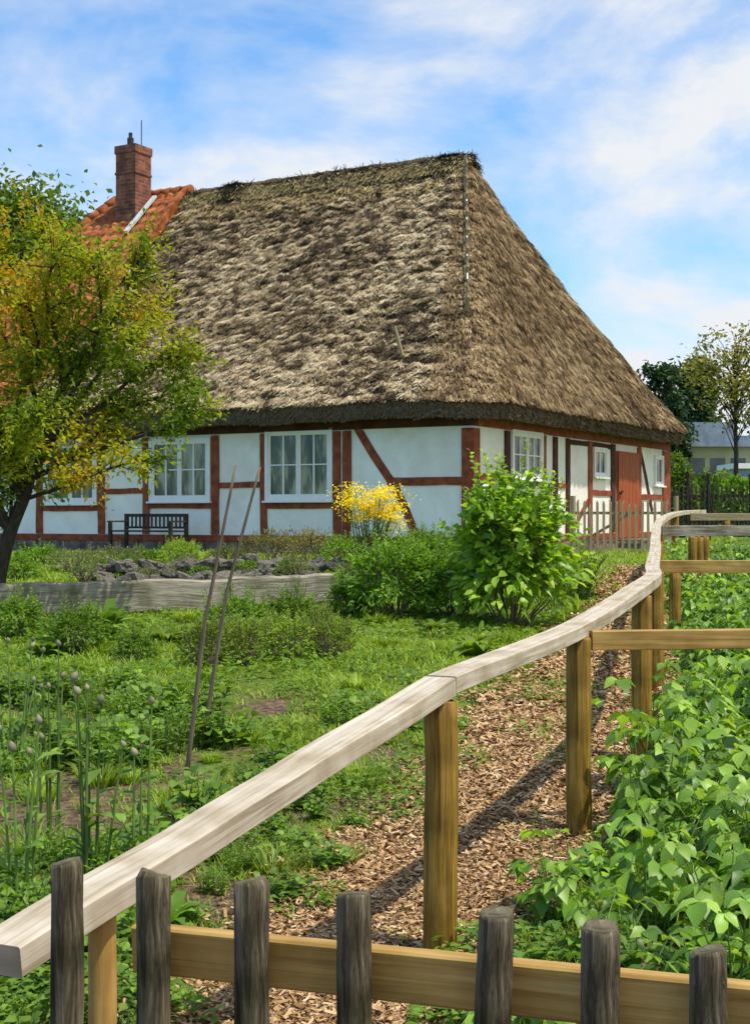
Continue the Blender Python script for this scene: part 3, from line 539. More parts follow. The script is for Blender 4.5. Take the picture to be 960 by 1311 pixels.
# ------------------------------------------------------------ plants
rnd=random.Random(3)
def shoots(n,h,spread,nl,L,Wd,mat,shape=KITE,up=.5,start=.25,droop=.3,baser=.05,stemr=.004,bend=.3,tri=False,name='plant',hv=.25):
    C=[];D=[];Nn=[];Ls=[];Ws=[]; st=MB(); tops=[]
    for s in range(n):
        th=rnd.random()*6.283; sp=spread*math.sqrt(rnd.random()); hh=h*(1-hv*rnd.random())*(1-.25*(sp/max(spread,1e-6))**2)
        b=Vector((math.cos(th)*baser*rnd.random(),math.sin(th)*baser*rnd.random(),-.02)); e=Vector((math.cos(th)*sp,math.sin(th)*sp,hh)); mid=b.lerp(e,.5)+Vector((0,0,hh*bend*.4))-Vector((math.cos(th),math.sin(th),0))*sp*bend*.4
        P=[b.lerp(mid,q/3).lerp(mid.lerp(e,q/3),q/3) for q in range(4)]
        st.tube(P,[stemr,stemr*.85,stemr*.7,stemr*.4],5,cap=False); tops.append(e)
        for k in range(nl):
            t=start+(1-start)*(k+rnd.random()*.6)/nl; t=min(t,1); p=b.lerp(mid,t).lerp(mid.lerp(e,t),t); ph=k*2.4+rnd.random()
            d=Vector((math.cos(ph),math.sin(ph),up+rnd.uniform(-.35,.35)+ (1.0 if k==nl-1 else 0))).normalized(); sc=(1.1-.45*t)*rnd.uniform(.7,1.2)
            if tri:
                pet=L*rnd.uniform(.5,1.1); q=p+d*pet; st.tube([p,q],[stemr*.4,stemr*.3],3,cap=False)
                dh=Vector((d.x,d.y,0)).normalized(); sd=Vector((-dh.y,dh.x,0)); tilt=rnd.uniform(-.5,.3)
                for dd_,ss in ((dh+Vector((0,0,tilt)),1.0),(dh*.25+sd+Vector((0,0,tilt*.6+.1)),.82),(dh*.25-sd+Vector((0,0,tilt*.6+.1)),.82)):
                    C.append(q);D.append(dd_);Nn.append((dh.x*.25+rnd.gauss(0,.3),dh.y*.25+rnd.gauss(0,.3),1));Ls.append(L*sc*ss);Ws.append(Wd*sc*ss)
            else:
                C.append(p);D.append(d);Nn.append((-d.x*up*.6+rnd.gauss(0,.3),-d.y*up*.6+rnd.gauss(0,.3),1));Ls.append(L*sc);Ws.append(Wd*sc)
    fm=leafmesh(name+'_foliage',mat,C,D,Nn,Ls,Ws,shape,droop); sm=st.mesh(name+'_stems',M['stem']); 
    return fm,sm,tops
def shell(name,mat,rx,h,N,L,Wd,shape=KITE,lump=.22,nsh=10,shl=.3,droop=.3,up=.5,seed=0,ry=None,inner=.55):
    ry=ry or rx; v=nrm(RNG.normal(0,1,(N,3))); v[:,2]=np.where(v[:,2]<-.55,-v[:,2],v[:,2])
    lm=1+lump*1.6*np.array([noise.noise(Vector((a*2+seed,b*2,c*2))) for a,b,c in v])+lump*.7*np.array([noise.noise(Vector((a*5+seed,b*5,c*5))) for a,b,c in v])
    rad=(inner+(1.04-inner)*RNG.random(N)**.6)*lm; C=v*rad[:,None]*np.array([[rx,ry,h*.52]]); C[:,2]+=h*.48; C[:,2]=np.maximum(C[:,2],.02+.05*RNG.random(N))
    D=v*.8+RNG.normal(0,.45,(N,3)); D[:,2]+=up*.6; Nn=v*.6+RNG.normal(0,.35,(N,3)); Nn[:,2]+=.7
    Ls=L*(.6+.6*RNG.random(N)); Ws=Wd*(.6+.6*RNG.random(N)); st=MB(); CC=[C];DD=[D];NN_=[Nn];LL=[Ls];WW=[Ws]
    for k in range(28):
        q=C[k]; st.tube([Vector((q[0]*.15,q[1]*.15,-.03)),Vector((q[0]*.6,q[1]*.6,q[2]*.55)),Vector(q)],[.010,.007,.003],5,cap=False)
    for k in range(nsh):
        th=rnd.random()*6.28; rr=rx*.85*math.sqrt(rnd.random()); b=Vector((math.cos(th)*rr,math.sin(th)*rr*ry/rx,h*(.55+.33*(1-(rr/rx)**2)))); e=b+Vector((math.cos(th)*.4*shl*rnd.random(),math.sin(th)*.4*shl*rnd.random(),shl*rnd.uniform(.4,1.3))); st.tube([b*.7,b,e],[.006,.005,.002],4,cap=False)
        m_=18; t=np.linspace(0,1,m_); c=np.array(b)[None]*(1-t[:,None])+np.array(e)[None]*t[:,None]; ph=np.arange(m_)*2.4; CC.append(c); DD.append(np.stack([np.cos(ph),np.sin(ph),.5+.8*t],1)); NN_.append(np.stack([RNG.normal(0,.3,m_),RNG.normal(0,.3,m_),np.ones(m_)],1)); LL.append(L*(1.05-.5*t)); WW.append(Wd*(1.05-.5*t))
    return leafmesh(name,mat,np.concatenate(CC),np.concatenate(DD),np.concatenate(NN_),np.concatenate(LL),np.concatenate(WW),shape,droop),st.mesh(name+'_stems',M['stick'])
def rosette(n,L,Wd,mat,name='plant',up=.9,droop=.9):
    C=[];D=[];Nn=[];Ls=[];Ws=[]
    for k in range(n):
        ph=k*2.4+rnd.random()*.5; f=k/n; u_=up*(.5+1.3*f); C.append((math.cos(ph)*.02,math.sin(ph)*.02,0)); D.append((math.cos(ph),math.sin(ph),u_)); Nn.append((-math.cos(ph)*u_,-math.sin(ph)*u_,1)); s=rnd.uniform(.7,1.15); Ls.append(L*s); Ws.append(Wd*s)
    return leafmesh(name,mat,C,D,Nn,Ls,Ws,LANCE,droop)
def place(name,label,cat,x,y,fm,sm=None,group=None,s=1.0,rz=None,sz=None,dz=0):
    e=empty(name,(x,y,gz(x,y)+dz),rnd.random()*6.28 if rz is None else rz,label,cat,group); e.scale=(s,s,s if sz is None else sz)
    link('foliage',fm,e)
    if sm: link('stem',sm,e)
    return e
def big(px,Y): return (px-480)*Y/F
# raspberry bed
rv=[shoots(k_,h_,.24,7,.125,.088,M['rasp'],OVAL,up=.30,start=.2,tri=True,droop=.5,baser=.10,stemr=.005,name='raspberry',hv=.5) for k_,h_ in ((6,.50),(7,.46),(5,.62),(6,.40),(8,.54),(5,.34))]
pts=[]; tries=0
while len(pts)<165 and tries<60000:
    tries+=1; y=3.5*math.exp(rnd.random()*math.log(20.5/3.5)); x0=float(pr(y))+.15+.02*y*.3+(.16 if y<5 else 0); x1=.2667*y+.45; x=rnd.uniform(x0,max(x1,x0+.3)); d=.26+.013*y
    if all((x-a)**2+(y-b)**2>d*d for a,b in pts): pts.append((x,y))
for i,(x,y) in enumerate(pts):
    fm,sm,_=rv[i%6]; s=rnd.uniform(.70,1.15)*(1.0 if y>6 else .84)
    place('raspberry_plant','bright green leafy raspberry plant in the bed right of the handrail posts','plant',x,y,fm,sm,'raspberry plants in the bed right of the handrail',s,sz=s*rnd.uniform(.8,1.25))
# bushes
fm,sm=shell('bush',M['bush'],.54,1.28,3000,.125,.080,OVAL,lump=.42,nsh=60,shl=.50,droop=.4,seed=3.6,inner=.35)
place('leafy_bush','tall bright yellow-green bush with broad glossy leaves beside the path','bush',big(653,13.6),13.6,fm,sm,rz=0)
fm,sm=shell('shrub',M['shrub'],.52,.72,4200,.075,.032,KITE,lump=.35,nsh=40,shl=.28,seed=9)
place('garden_shrub','rounded mid-green shrub at the right end of the timber edging','shrub',big(508,14.4),14.4,fm,sm)
place('garden_shrub','small green shrub tucked left of the tall bright bush','shrub',big(578,14.4),14.4,fm,sm,s=.82)
place('garden_shrub','feathery green shrub directly behind the bright bush, under the corner post','shrub',big(548,17.0),17.0,fm,sm,s=.8)
fm2,sm2,_=shoots(60,.62,.42,22,.07,.018,M['weed'],KITE,up=1.2,start=.1,baser=.25,stemr=.004,name='lavender')
place('lavender_plant','upright grey-green plant right of the tall bush','plant',big(735,15.5),15.5,fm2,sm2)
fm,sm,tops=shoots(34,1.15,.33,14,.10,.022,M['lime'],KITE,up=1,start=.05,baser=.15,stemr=.007,name='yellow_flower',hv=.5)
e=place('yellow_flower_plant','tall plant topped with bright yellow blossom clusters before the wall','flowering plant',big(472,17.2),17.2,fm,sm,s=1.12,dz=.08)
C=[];D=[]
for t_ in tops:
    rr_f=.04+.035*rnd.random()
    for k in range(80):
        v=Vector((rnd.gauss(0,1.25),rnd.gauss(0,1.25),rnd.gauss(0,.5)))*rr_f; C.append(t_+v); D.append((rnd.gauss(0,1),rnd.gauss(0,1),rnd.random()))
n_=len(C); link('blossom',leafmesh('blossom',M['yellow'],[tuple(c) for c in C],D,np.tile([[0,0,1.]],(n_,1))+RNG.normal(0,.3,(n_,3)),np.full(n_,.030),np.full(n_,.026),KITE,0),e)
def mound(px,py_top,w,Y,mat,label,lf=.05,lw=.016,N=1500,name='mound_shrub',cat='shrub'):
    x=big(px,Y); g_=gz(x,Y); h=CZ+(HY-py_top)*Y/F-g_; rx=w/2*Y/F
    fm,sm=shell(name,mat,rx,h,N,lf,lw,KITE,lump=.3,nsh=14,shl=.14,seed=px*.1); place(name,label,cat,x,Y,fm,sm)
mound(95,706,70,18.8,M['greyleaf'],'grey-green rounded herb mound nearest the tree trunk')
mound(150,702,76,19.2,M['greyleaf'],'wide grey-green herb mound behind the leftmost stones')
mound(232,695,56,18.9,M['lime'],'lime green dome of leaves below the bench',.05,.02)
mound(345,682,80,19.6,M['rustleaf'],'rust-tinted shrub below the right front window',.06,.02)
mound(398,680,70,19.2,M['rustleaf'],'brownish twiggy shrub right of the rust-tinted shrub',.05,.018)
mound(290,702,50,18.6,M['greyleaf'],'silvery herb cushion between the lime dome and rusty shrub')
mound(440,690,60,18.6,M['weed'],'green leafy cushion left of the yellow blossoms',.06,.025)
mound(50,704,60,20.6,M['shrub'],'dark low shrub at the left foot of the house',.07,.03)
mound(190,705,40,20.4,M['weed'],'small green plant in front of the bench legs',.06,.02)
mound(20,722,60,17.5,M['weed'],'leafy green shrub left of the herb mounds',.06,.025)
fmc,smc=shell('cushion',M['weed'],.16,.20,420,.045,.02,KITE,lump=.3,nsh=3,shl=.08)
fmd,smd=shell('cushion_grey',M['greyleaf'],.17,.18,420,.04,.014,KITE,lump=.3,nsh=3,shl=.08)
for q in range(30):
    Y=rnd.uniform(16.4,18.2); px=rnd.uniform(60,470); f_,s_=((fmc,smc),(fmd,smd))[q%2]
    place('cushion_plant','small cushion plant growing between the rockery stones','plant',big(px,Y),Y,f_,s_,'cushion plants among the rockery stones',rnd.uniform(.6,1.2),dz=.05)
# perennials
ros=[rosette(22,.42,.11,M['weed'],'dock',1.1,.5),rosette(26,.36,.085,M['lime'],'hosta',1.0,.6),rosette(34,.40,.05,M['weed'],'daylily',1.6,.55)]
def pl_(name,label,px,Y,me,s,cat='plant',sz=None): x=big(px,Y); return place(name,label,cat,x,Y,me,None,None,s,sz=sz)
pl_('leafy_perennial','tall upright broad-leaved plant left of the bean poles',135,12.6,ros[0],1.1,sz=2.1)
pl_('leafy_perennial','bright broad-leaved clump in front of the timber edging',212,12.4,ros[1],1.0,sz=1.2)
pl_('leafy_perennial','dark arching clump behind the two bean poles',272,12.4,ros[2],1.2,sz=1.4)
pl_('leafy_perennial','narrow-leaved clump right of the bean poles',335,12.2,ros[2],1.15,sz=1.45)
pl_('leafy_perennial','low star-shaped clump of long leaves beside the path',610,11.6,ros[1],1.15,sz=1.4)
pl_('leafy_perennial','small leafy tuft on the lawn edge near the tall bush',560,13.0,ros[0],.7)
pl_('leafy_perennial','broad dark leaves at the far left of the garden',60,11.6,ros[0],.9)
fm3,sm3=shell('herb',M['weed'],.28,.36,1500,.07,.026,KITE,lump=.35,nsh=18,shl=.2)
for px,Y,s,lab in ((100,11.8,.9,'feathery herb clump left of the broad-leaved plant'),(300,12.5,1.0,'bushy herb clump behind the daylily leaves'),(20,12.6,.9,'bushy green herb beside the tree trunk'),(372,12.8,1.0,'bushy herb below the right edging beam'),(452,14.6,.9,'green herb beside the end block of the edging'),(175,11.2,.6,'small bushy herb on the lawn in front of the broad-leaved plant')):
    place('herb_clump',lab,'plant',big(px,Y),Y,fm3,sm3,None,s)
fm4,sm4=shell('seedling',M['lime'],.17,.30,900,.036,.015,KITE,lump=.3,nsh=16,shl=.12,inner=.3)
for q in range(11):
    px=262+q*18+rnd.uniform(-5,5); Y=10.9+.35*(q%3)+q*.05
    place('bedding_plant','pale green bushy bedding plant in the short row on the lawn','plant',big(px,Y),Y,fm4,sm4,'row of pale bedding plants on the lawn',rnd.uniform(.9,1.15))
# loose tufts of tall grass on the lawn
tufts=[]
for v_ in range(3):
    n_=150; th=RNG.random(n_)*6.283; rr_=.07*np.sqrt(RNG.random(n_)); C=np.stack([np.cos(th)*rr_,np.sin(th)*rr_,np.full(n_,-.01)],1); D=np.stack([np.cos(th)*.45,np.sin(th)*.45,.7+.5*RNG.random(n_)],1)
    tufts.append(leafmesh('tuft',M['grass'],C,D,np.stack([np.cos(th),np.sin(th),np.full(n_,-.3)],1),.12+.14*RNG.random(n_),.006+.004*RNG.random(n_),BL,.5))
k=0
while k<70:
    y=rnd.uniform(5.5,15.5); x=rnd.uniform(-.27*y,min(float(pl(y))+.1,2.2))
    if noise.noise(Vector((x*.9,y*.9,3)))<-.05: continue
    e=empty('grass_tuft',(x,y,gz(x,y)),rnd.random()*6,'loose tuft of taller grass standing up from the lawn','grass tuft','grass tufts on the lawn'); s=rnd.uniform(.6,1.3); e.scale=(s,s,s); link('blades',tufts[k%3],e); k+=1
# foreground weeds
fm5,sm5,_=shoots(14,.26,.18,7,.12,.070,M['weed'],OVAL,up=.45,start=.15,droop=.4,baser=.10,stemr=.004,name='weed')
fm6,sm6,_=shoots(26,.22,.16,12,.06,.022,M['weed'],KITE,up=.8,start=.05,droop=.4,baser=.12,stemr=.003,name='weed_b')
wl=[]; tries=0
while len(wl)<88 and tries<9000:
    tries+=1; y=rnd.uniform(3.5,9.8); x=rnd.uniform(-.28*y,min(float(pl(y))+.06,.5)); n_=noise.noise(Vector((x*1.1,y*1.1,8)))
    if y>5.8 and (n_<.05 and x>-.19*y): continue
    if y>5.8 and n_<-.15: continue
    if insoil(np.array([x]),np.array([y]))[0] and y>5.2: continue
    if all((x-a)**2+(y-b)**2>.042 for a,b in wl): wl.append((x,y))
for i,(x,y) in enumerate(wl):
    f_,s_=((fm5,sm5),(fm6,sm6))[i%2]; near=float(pl(y))-x<.5; place('weed','low leafy green weed growing in the bed left of the path','plant',x,y,f_,s_,'weeds in the left bed',rnd.uniform(.35,.6) if near else rnd.uniform(.6,1.15))
for k,(px,Y,s) in enumerate(((25,4.3,.9),(150,4.6,.85),(215,4.9,.7),(90,4.9,.8))):
    lab=['big oval-leaved clump low at the left picture edge','big oval-leaved clump just above the handrail','smaller oval-leaved clump by the handrail, right of the budded stems','oval-leaved clump at the foot of the tallest budded stems'][k]
    pl_('broadleaf_clump',lab,px,Y,ros[0],s*.8)
bm_=MB(); rr=.012; bm_.tube([(0,0,-rr*1.2),(0,0,-rr*.4),(0,0,rr*.6),(0,0,rr*1.5)],[rr*.3,rr,rr*.85,rr*.15],8); budme=bm_.mesh('bud',M['bud'],True)
def tallplant(px,Y,pytop,n,label,spread=.12,lf=1.0):
    x=big(px,Y); g_=gz(x,Y); h=CZ+(HY-pytop)*Y/F-g_
    fm,sm,tops=shoots(n,h,spread,7,.15*lf,.04*lf,M['weed'],LANCE,up=.9,start=.06,droop=.45,baser=.08,stemr=.0070,bend=.2,name='tall_stems',hv=.3)
    e=place('tall_flower_plant',label,'flowering plant',x,Y,fm,sm,rz=0)
    for t_ in tops:
        b_=link('bud',budme,e,t_+Vector((0,0,.008))); b_.rotation_euler=(rnd.uniform(-.7,.7),rnd.uniform(-.7,.7),0); k=rnd.uniform(.8,1.3); b_.scale=(k,k,k)
tallplant(118,5.2,796,6,'tall budded stems in front of the soil patch, centre of the left bed'); tallplant(178,5.3,840,3,'budded stem pair just right of the tallest budded stems',.06)
tallplant(30,4.9,865,5,'leafy budded stems at the left picture edge',.14); tallplant(68,6.2,812,5,'slim budded stems behind the tallest ones',.12,.7); tallplant(20,7.5,765,5,'distant budded stems at far left in the bed',.2,.8)
def pole(pts,lab):
    P=[W(a,b,Y) for a,b,Y in pts]; P[0].z=gz(P[0].x,P[0].y)-.05; mb=MB(); o=P[0].copy()
    PP=[]; 
    for q in range(len(P)-1):
        for k in range(5): PP.append(P[q].lerp(P[q+1],k/5)+Vector((.012*noise.noise(Vector((q*5+k,1,0))),0,0))-o)
    PP.append(P[-1]-o); mb.tube(PP,[.014-.008*i/len(PP) for i in range(len(PP))],7); ob=mb.build('bean_pole',M['stick'],None,smooth=True,loc=o); tag(ob,lab,'pole')
pole([(238,995,7.4),(262,800,7.3),(302,596,7.2)],'left of the two thin leaning wooden bean poles'); pole([(258,945,8.1),(290,760,8.0),(333,598,7.9)],'right of the two thin leaning wooden bean poles')
# ------------------------------------------------------------ left tree
TY=14.5; tx=(-6-480)*TY/F; troot=empty('garden_tree',(tx,TY,gz(tx,TY)),0,'crooked tree with green and orange-tinged leaves at left edge of the garden','tree'); to=-Vector((tx,TY,gz(tx,TY)))
limbs=[([(-8,795),(0,735),(14,680),(30,640),(38,615)],0,.085,.06),
([(38,615),(62,560),(85,480),(100,400),(108,325)],.2,.05,.012),([(14,680),(-18,610),(-45,520),(-55,430)],-.5,.05,.012),([(38,615),(100,585),(160,565),(215,545),(252,522)],-.6,.032,.010),
([(62,560),(130,520),(185,470),(235,455)],-.2,.030,.008),([(85,480),(135,430),(165,365),(185,322)],.5,.028,.008),([(62,560),(38,480),(28,400),(25,325)],.9,.032,.008),([(30,640),(90,620),(140,600),(180,590)],-1.0,.024,.008),
([(38,615),(90,530),(150,450),(195,405)],1.2,.035,.008),([(30,640),(0,560),(-10,470),(0,370)],-1.0,.035,.008),([(62,560),(80,470),(60,380),(75,318)],-.9,.03,.008),([(100,585),(150,530),(215,505),(258,490)],.3,.022,.006),([(14,680),(-30,640),(-80,590),(-120,560)],.2,.04,.01),
([(38,615),(20,530),(50,450),(30,380)],-.4,.03,.008),([(62,560),(110,470),(130,400),(120,340)],-.6,.028,.008),
([(14,680),(20,620),(60,590),(110,575)],.7,.022,.006),([(30,640),(10,600),(30,560),(60,530)],-1.2,.022,.006),([(14,680),(-10,640),(0,600),(20,570)],.5,.022,.006),([(85,480),(60,420),(90,360),(60,300)],.3,.022,.006),([(38,480),(0,420),(-15,350),(10,305)],.2,.022,.006)]
tr_=MB(); br=MB(); C=[];D=[];Cc=[]
for li,(pp,dy,r0,r1) in enumerate(limbs):
    n=len(pp); Q=[W(a,b,TY+dy*i/(n-1)) for i,(a,b) in enumerate(pp)]
    if li==0: Q[0].z=gz(tx,TY)-.1
    QQ=[]
    for q in range(n-1):
        p0=Q[max(q-1,0)];p3=Q[min(q+2,n-1)]
        for k in range(5): QQ.append(cr(p0,Q[q],Q[q+1],p3,k/5)+Vector((.02*noise.noise(Vector((q*5+k,li,0))),0,.02*noise.noise(Vector((q*5+k,li,7))))))
    QQ.append(Q[-1]); m_=len(QQ); (tr_ if li==0 else br).tube([q+to for q in QQ],[(r0+(r1-r0)*i/(m_-1))*(1.3 if (li==0 and i==0) else 1) for i in range(m_)],9,cap=False)
    if li==0: continue
    low=li in (3,7,11)
    for k in range(24 if low else 30):
        t=.15+.85*rnd.random()**.85; idx=t*(m_-1); q=int(min(idx,m_-2)); p=QQ[q].lerp(QQ[q+1],idx-q); dr=(QQ[min(q+1,m_-1)]-QQ[q]).normalized()
        d=(dr*.6+Vector((rnd.gauss(0,.8),rnd.gauss(0,.9),rnd.gauss(.15,.6)))).normalized(); ln=rnd.uniform(.2,.6); e=p+d*ln; br.tube([p+to,p.lerp(e,.5)+Vector((0,0,.02))+to,e+to],[.007,.005,.002],4,cap=False)
        warm=noise.noise(Vector((e.x*.9,e.y*.9,e.z*.9)))+.22*rnd.random()+.08*(e.z-2.8)
        nl_=48 if e.z>1.85 else 26
        for s in range(nl_):
            tt=.1+.95*rnd.random(); c=p.lerp(e,tt)+Vector((rnd.gauss(0,.055),rnd.gauss(0,.055),rnd.gauss(0,.055))); C.append(c+to); D.append((d.x*.5+rnd.gauss(0,.6),d.y*.5+rnd.gauss(0,.6),rnd.gauss(.1,.5))); w_=warm+rnd.gauss(0,.18)
            a_=np.array((.11,.19,.015)); b_=np.array((.34,.38,.025)); c_=np.array((.48,.27,.03)); 
            Cc.append(a_+(b_-a_)*min(max(w_*2+.58,0),1) if w_<.34 else b_+(c_-b_)*min((w_-.34)*2.6,1))
tr_.build('trunk',M['bark'],troot,smooth=True); br.build('branches',M['bark'],troot,smooth=True)
n_=len(C); link('crown',leafmesh('crown',M['treeleaf'],[tuple(c) for c in C],D,np.tile([[0,0,1.]],(n_,1))+RNG.normal(0,.45,(n_,3)),.050+.035*RNG.random(n_),.028+.018*RNG.random(n_),KITE,.25,np.array(Cc)),troot)
# ------------------------------------------------------------ background trees
def bgtree(name,label,px,Y,pytop,wpx,mat,ncl,per,ls,trunk_r=.15,airy=1.0,pybot=None):
    x=(px-480)*Y/F; g_=gz(x,Y); zt=CZ+(HY-pytop)*Y/F; zb=g_+.15*(zt-g_) if pybot is None else CZ+(HY-pybot)*Y/F; rx=wpx/2*Y/F; zc=(zt+zb)/2; rz_=(zt-zb)/2
    e=empty(name,(x,Y,g_),0,label,'tree'); mb=MB(); mb.tube([(0,0,-.1),(.05,0,(zc-g_)*.5),(0,0.05,zc-g_+rz_*.4)],[trunk_r,trunk_r*.7,trunk_r*.2],8); C=[];D=[]
    for k in range(ncl):
        while True:
            v=Vector((rnd.uniform(-1,1),rnd.uniform(-1,1),rnd.uniform(-1,1)))
            if .25<v.length<1: break
        c=Vector((v.x*rx,v.y*rx,zc-g_+v.z*rz_)); b0=Vector((0,0,max((zc-g_)*.4,c.z-rz_*.7))); mb.tube([b0,b0.lerp(c,.6)+Vector((0,0,.1)),c],[trunk_r*.22,trunk_r*.12,.01],4,cap=False)
        cr_=rx*.20*rnd.uniform(.6,1.3)*airy
        for s in range(per): C.append((c.x+rnd.gauss(0,cr_),c.y+rnd.gauss(0,cr_),c.z+rnd.gauss(0,cr_*.8))); D.append((rnd.gauss(0,1),rnd.gauss(0,1),rnd.gauss(0,.7)))
    mb.build('trunk',M['bark'],e,smooth=True); n_=len(C)
    link('crown',leafmesh('crown',mat,C,D,np.tile([[0,0,1.]],(n_,1))+RNG.normal(0,.5,(n_,3)),ls*(.7+.6*RNG.random(n_)),ls*.6*(.7+.6*RNG.random(n_)),KITE,.2),e)
bgtree('background_tree','bright green tree rising behind the tiled end of the house',40,46,232,200,M['fargreen'],110,170,.24,.3,pybot=480)
bgtree('background_tree','green tree behind the house at the left picture edge',-40,44,262,170,M['fargreen'],60,140,.24,.3,pybot=520)
bgtree('background_tree','dark dense tree just right of the thatched eave',848,75,458,60,M['far'],50,120,.32,.3)
bgtree('background_tree','dark rounded tree between the eave and the airy tree',888,80,462,62,M['far'],50,120,.32,.3,pybot=560)
bgtree('airy_tree','airy yellow-green tree with gaps at right picture edge',940,48,416,118,M['airy'],75,30,.18,.11,airy=.85,pybot=545)
bgtree('background_tree','tree beyond the right picture edge behind the pale building',1000,82,480,90,M['far'],40,110,.34,.3)
def hedge(px,Y,pytop,wpx,mat,label):
    x=(px-480)*Y/F; g_=gz(x,Y); h=CZ+(HY-pytop)*Y/F-g_; r=wpx/2*Y/F; C=RNG.normal(0,1,(2600,3)); C=nrm(C)*(RNG.random((2600,1))**.4)*np.array([[r,r*.7,h*.55]]); C[:,2]+=h*.5; C+=RNG.normal(0,.08*r,C.shape); C[:,2]=np.maximum(C[:,2],0)
    e=empty('hedge_bush',(x,Y,g_),0,label,'bush'); link('foliage',leafmesh('hedge',mat,C,RNG.normal(0,1,(2600,3)),RNG.normal(0,1,(2600,3))+[[0,0,1]],.16*(.6+RNG.random(2600)),.10*(.6+RNG.random(2600)),KITE,.2),e)
    mb=MB(); mb.tube([(0,0,-.1),(0,0,h*.6)],[.08,.03],6); link('stem',mb.mesh('stem',M['bark']),e)
hedge(872,44,596,40,M['fargreen'],'bright green bush behind the dark picket fence by the house corner'); hedge(905,50,606,46,M['fargreen'],'second green bush from the house behind the dark picket fence'); hedge(945,46,612,50,M['shrub'],'low dark bush at right edge behind the dark picket fence'); hedge(866,58,582,36,M['fargreen'],'green distant bush beside the house corner'); hedge(990,52,600,60,M['fargreen'],'green bush just past the right picture edge'); hedge(925,62,606,50,M['lime'],'pale bush in front of the distant building')
fy=38.0; fx0=(858-480)*fy/F; ff=empty('dark_picket_fence',(fx0,fy,gz(fx0,fy)),0,'dark picket fence in the distance right of the house corner','fence')
for q in range(34):
    x=q*.115; mb=MB(); mb.sweep([(x,0,.2),(x,0,1.45+.05*rnd.random()),(x,0,1.55)],[(-.02,-.012),(.02,-.012),(.02,.012),(-.02,.012)],scales=[1,1,.3],up=Vector((0,1,0))); mb.build('picket',M['darkwood'],ff)
for z in(.5,1.2): mb=MB(); mb.box((-.1,.014,z),(4,.05,z+.07)); mb.build('rail',M['darkwood'],ff)
for x in (.5,1.05,2.2,3.4): mb=MB(); mb.tube([(x,.1,-.1),(x,.1,1.85)],.06,8); mb.build('post',M['darkwood'],ff)
mroof=surf('grey_roof',[(.3,(.16,.20,.27)),(.7,(.30,.36,.45))],nscale=2,rough=.4); mw=surf('cream_wall',[(.3,(.42,.39,.26)),(.7,(.55,.51,.36))],nscale=1.5); mdg=surf('dark_glass',[(.3,(.03,.04,.05)),(.7,(.08,.10,.12))],nscale=2,rough=.1,spec=.6)
bx,by=16.4,76.0; bld=empty('distant_building',(bx,by,.8),0,'low cream building with flat blue-grey roof far behind the garden','building')
mb=MB(); mb.box((0,0,0),(12,8,4.4)); mb.build('wall',mw,bld)
mb=MB(); mb.box((-.5,-.6,4.402),(3.0,8.5,5.7)); mb.box((3.002,-.4,4.402),(12.5,8.4,5.0)); mb.build('roof',mroof,bld)
for q in range(5): mb=MB(); mb.box((.6+q*1.1,-.03,2.6),(1.4+q*1.1,.05,3.8)); mb.build('window',mdg,bld)
sx,sy=17.0,66.0; sh=empty('distant_shed',(sx,sy,.8),0,'grey flat-roofed shed in front of the cream building','shed')
mb=MB(); mb.box((0,0,0),(4,3,2.9)); mb.build('wall',mroof,sh); mb=MB(); mb.box((-.2,-.2,2.902),(4.2,3.2,3.15)); mb.build('roof',M['frame'],sh); mb=MB(); mb.box((.5,-.04,1.9),(3.4,.05,2.6)); mb.build('window',mdg,sh)
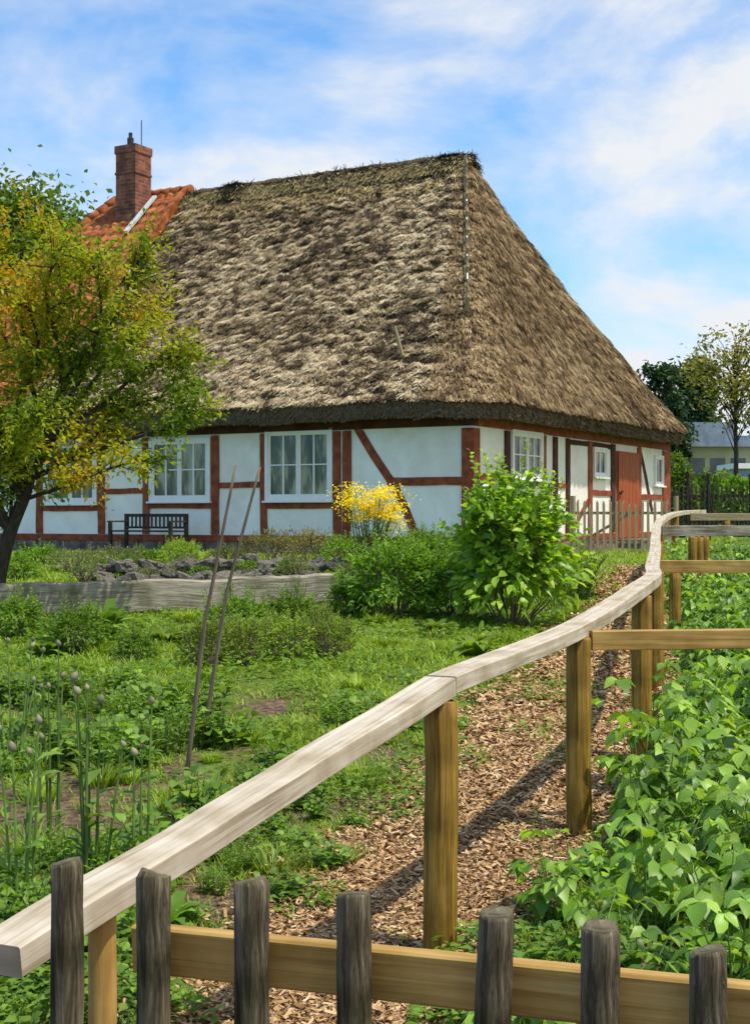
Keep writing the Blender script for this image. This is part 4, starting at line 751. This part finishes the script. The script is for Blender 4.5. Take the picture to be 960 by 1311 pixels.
# ------------------------------------------------------------ light, sky, camera
sd=Vector((.36,-.20,.90)).normalized()
sun=bpy.data.lights.new('sun','SUN'); sun.energy=4.8; sun.angle=math.radians(.6); sun.color=(1,.93,.81); so=bpy.data.objects.new('sun',sun); COL.objects.link(so); so.rotation_euler=sd.to_track_quat('Z','Y').to_euler(); so.location=(5,-5,20)
w=bpy.data.worlds.new('World'); S.world=w; w.use_nodes=True; nt=w.node_tree
for n in list(nt.nodes): nt.nodes.remove(n)
L=nt.links.new; out=nd(nt,'ShaderNodeOutputWorld'); bg=nd(nt,'ShaderNodeBackground'); bg.inputs[1].default_value=.148
sky=nd(nt,'ShaderNodeTexSky',sky_type='NISHITA'); sky.sun_disc=False; sky.sun_elevation=math.asin(sd.z); sky.sun_rotation=math.atan2(sd.x,sd.y); sky.air_density=1.0; sky.dust_density=.3; sky.ozone_density=1.5
tint=nd(nt,'ShaderNodeVectorMath',operation='MULTIPLY'); tint.inputs[1].default_value=(.72,1.18,1.5); L(sky.outputs[0],tint.inputs[0])
tc=nd(nt,'ShaderNodeTexCoord'); mp=nd(nt,'ShaderNodeMapping'); mp.inputs['Scale'].default_value=(1.6,1.0,3.3); mp.inputs['Rotation'].default_value=(0,math.radians(-14),0); mp.inputs['Location'].default_value=(1.1,.2,.62); L(tc.outputs['Generated'],mp.inputs[0])
n1=nd(nt,'ShaderNodeTexNoise'); n1.inputs['Scale'].default_value=2.6; n1.inputs['Detail'].default_value=9; n1.inputs['Roughness'].default_value=.58; n1.inputs['Distortion'].default_value=.25; L(mp.outputs[0],n1.inputs[0])
sz_=nd(nt,'ShaderNodeSeparateXYZ'); L(tc.outputs['Generated'],sz_.inputs[0]); mm_=nd(nt,'ShaderNodeMath',operation='MULTIPLY_ADD'); L(sz_.outputs[0],mm_.inputs[0]); mm_.inputs[1].default_value=.22; L(n1.outputs[0],mm_.inputs[2])
r=ramp(nt,[(.37,(.06,.06,.06)),(.49,(.42,.42,.42)),(.61,(1,1,1))]); L(mm_.outputs[0],r.inputs[0])
mx=nd(nt,'ShaderNodeMixRGB'); L(r.outputs[0],mx.inputs[0]); L(tint.outputs[0],mx.inputs[1]); mx.inputs[2].default_value=(5.8,6.0,6.25,1); L(mx.outputs[0],bg.inputs[0]); L(bg.outputs[0],out.inputs[0])
cam=bpy.data.cameras.new('camera'); co=bpy.data.objects.new('camera',cam); COL.objects.link(co); co.location=(0,0,CZ); co.rotation_euler=(math.pi/2,0,0)
cam.sensor_fit='VERTICAL'; cam.sensor_height=36; cam.lens=F/1311*36; cam.shift_y=4.5/1311; cam.clip_end=2000; cam.clip_start=.05
S.camera=co
S.view_settings.view_transform='Standard'; S.view_settings.look='None'; S.view_settings.exposure=0
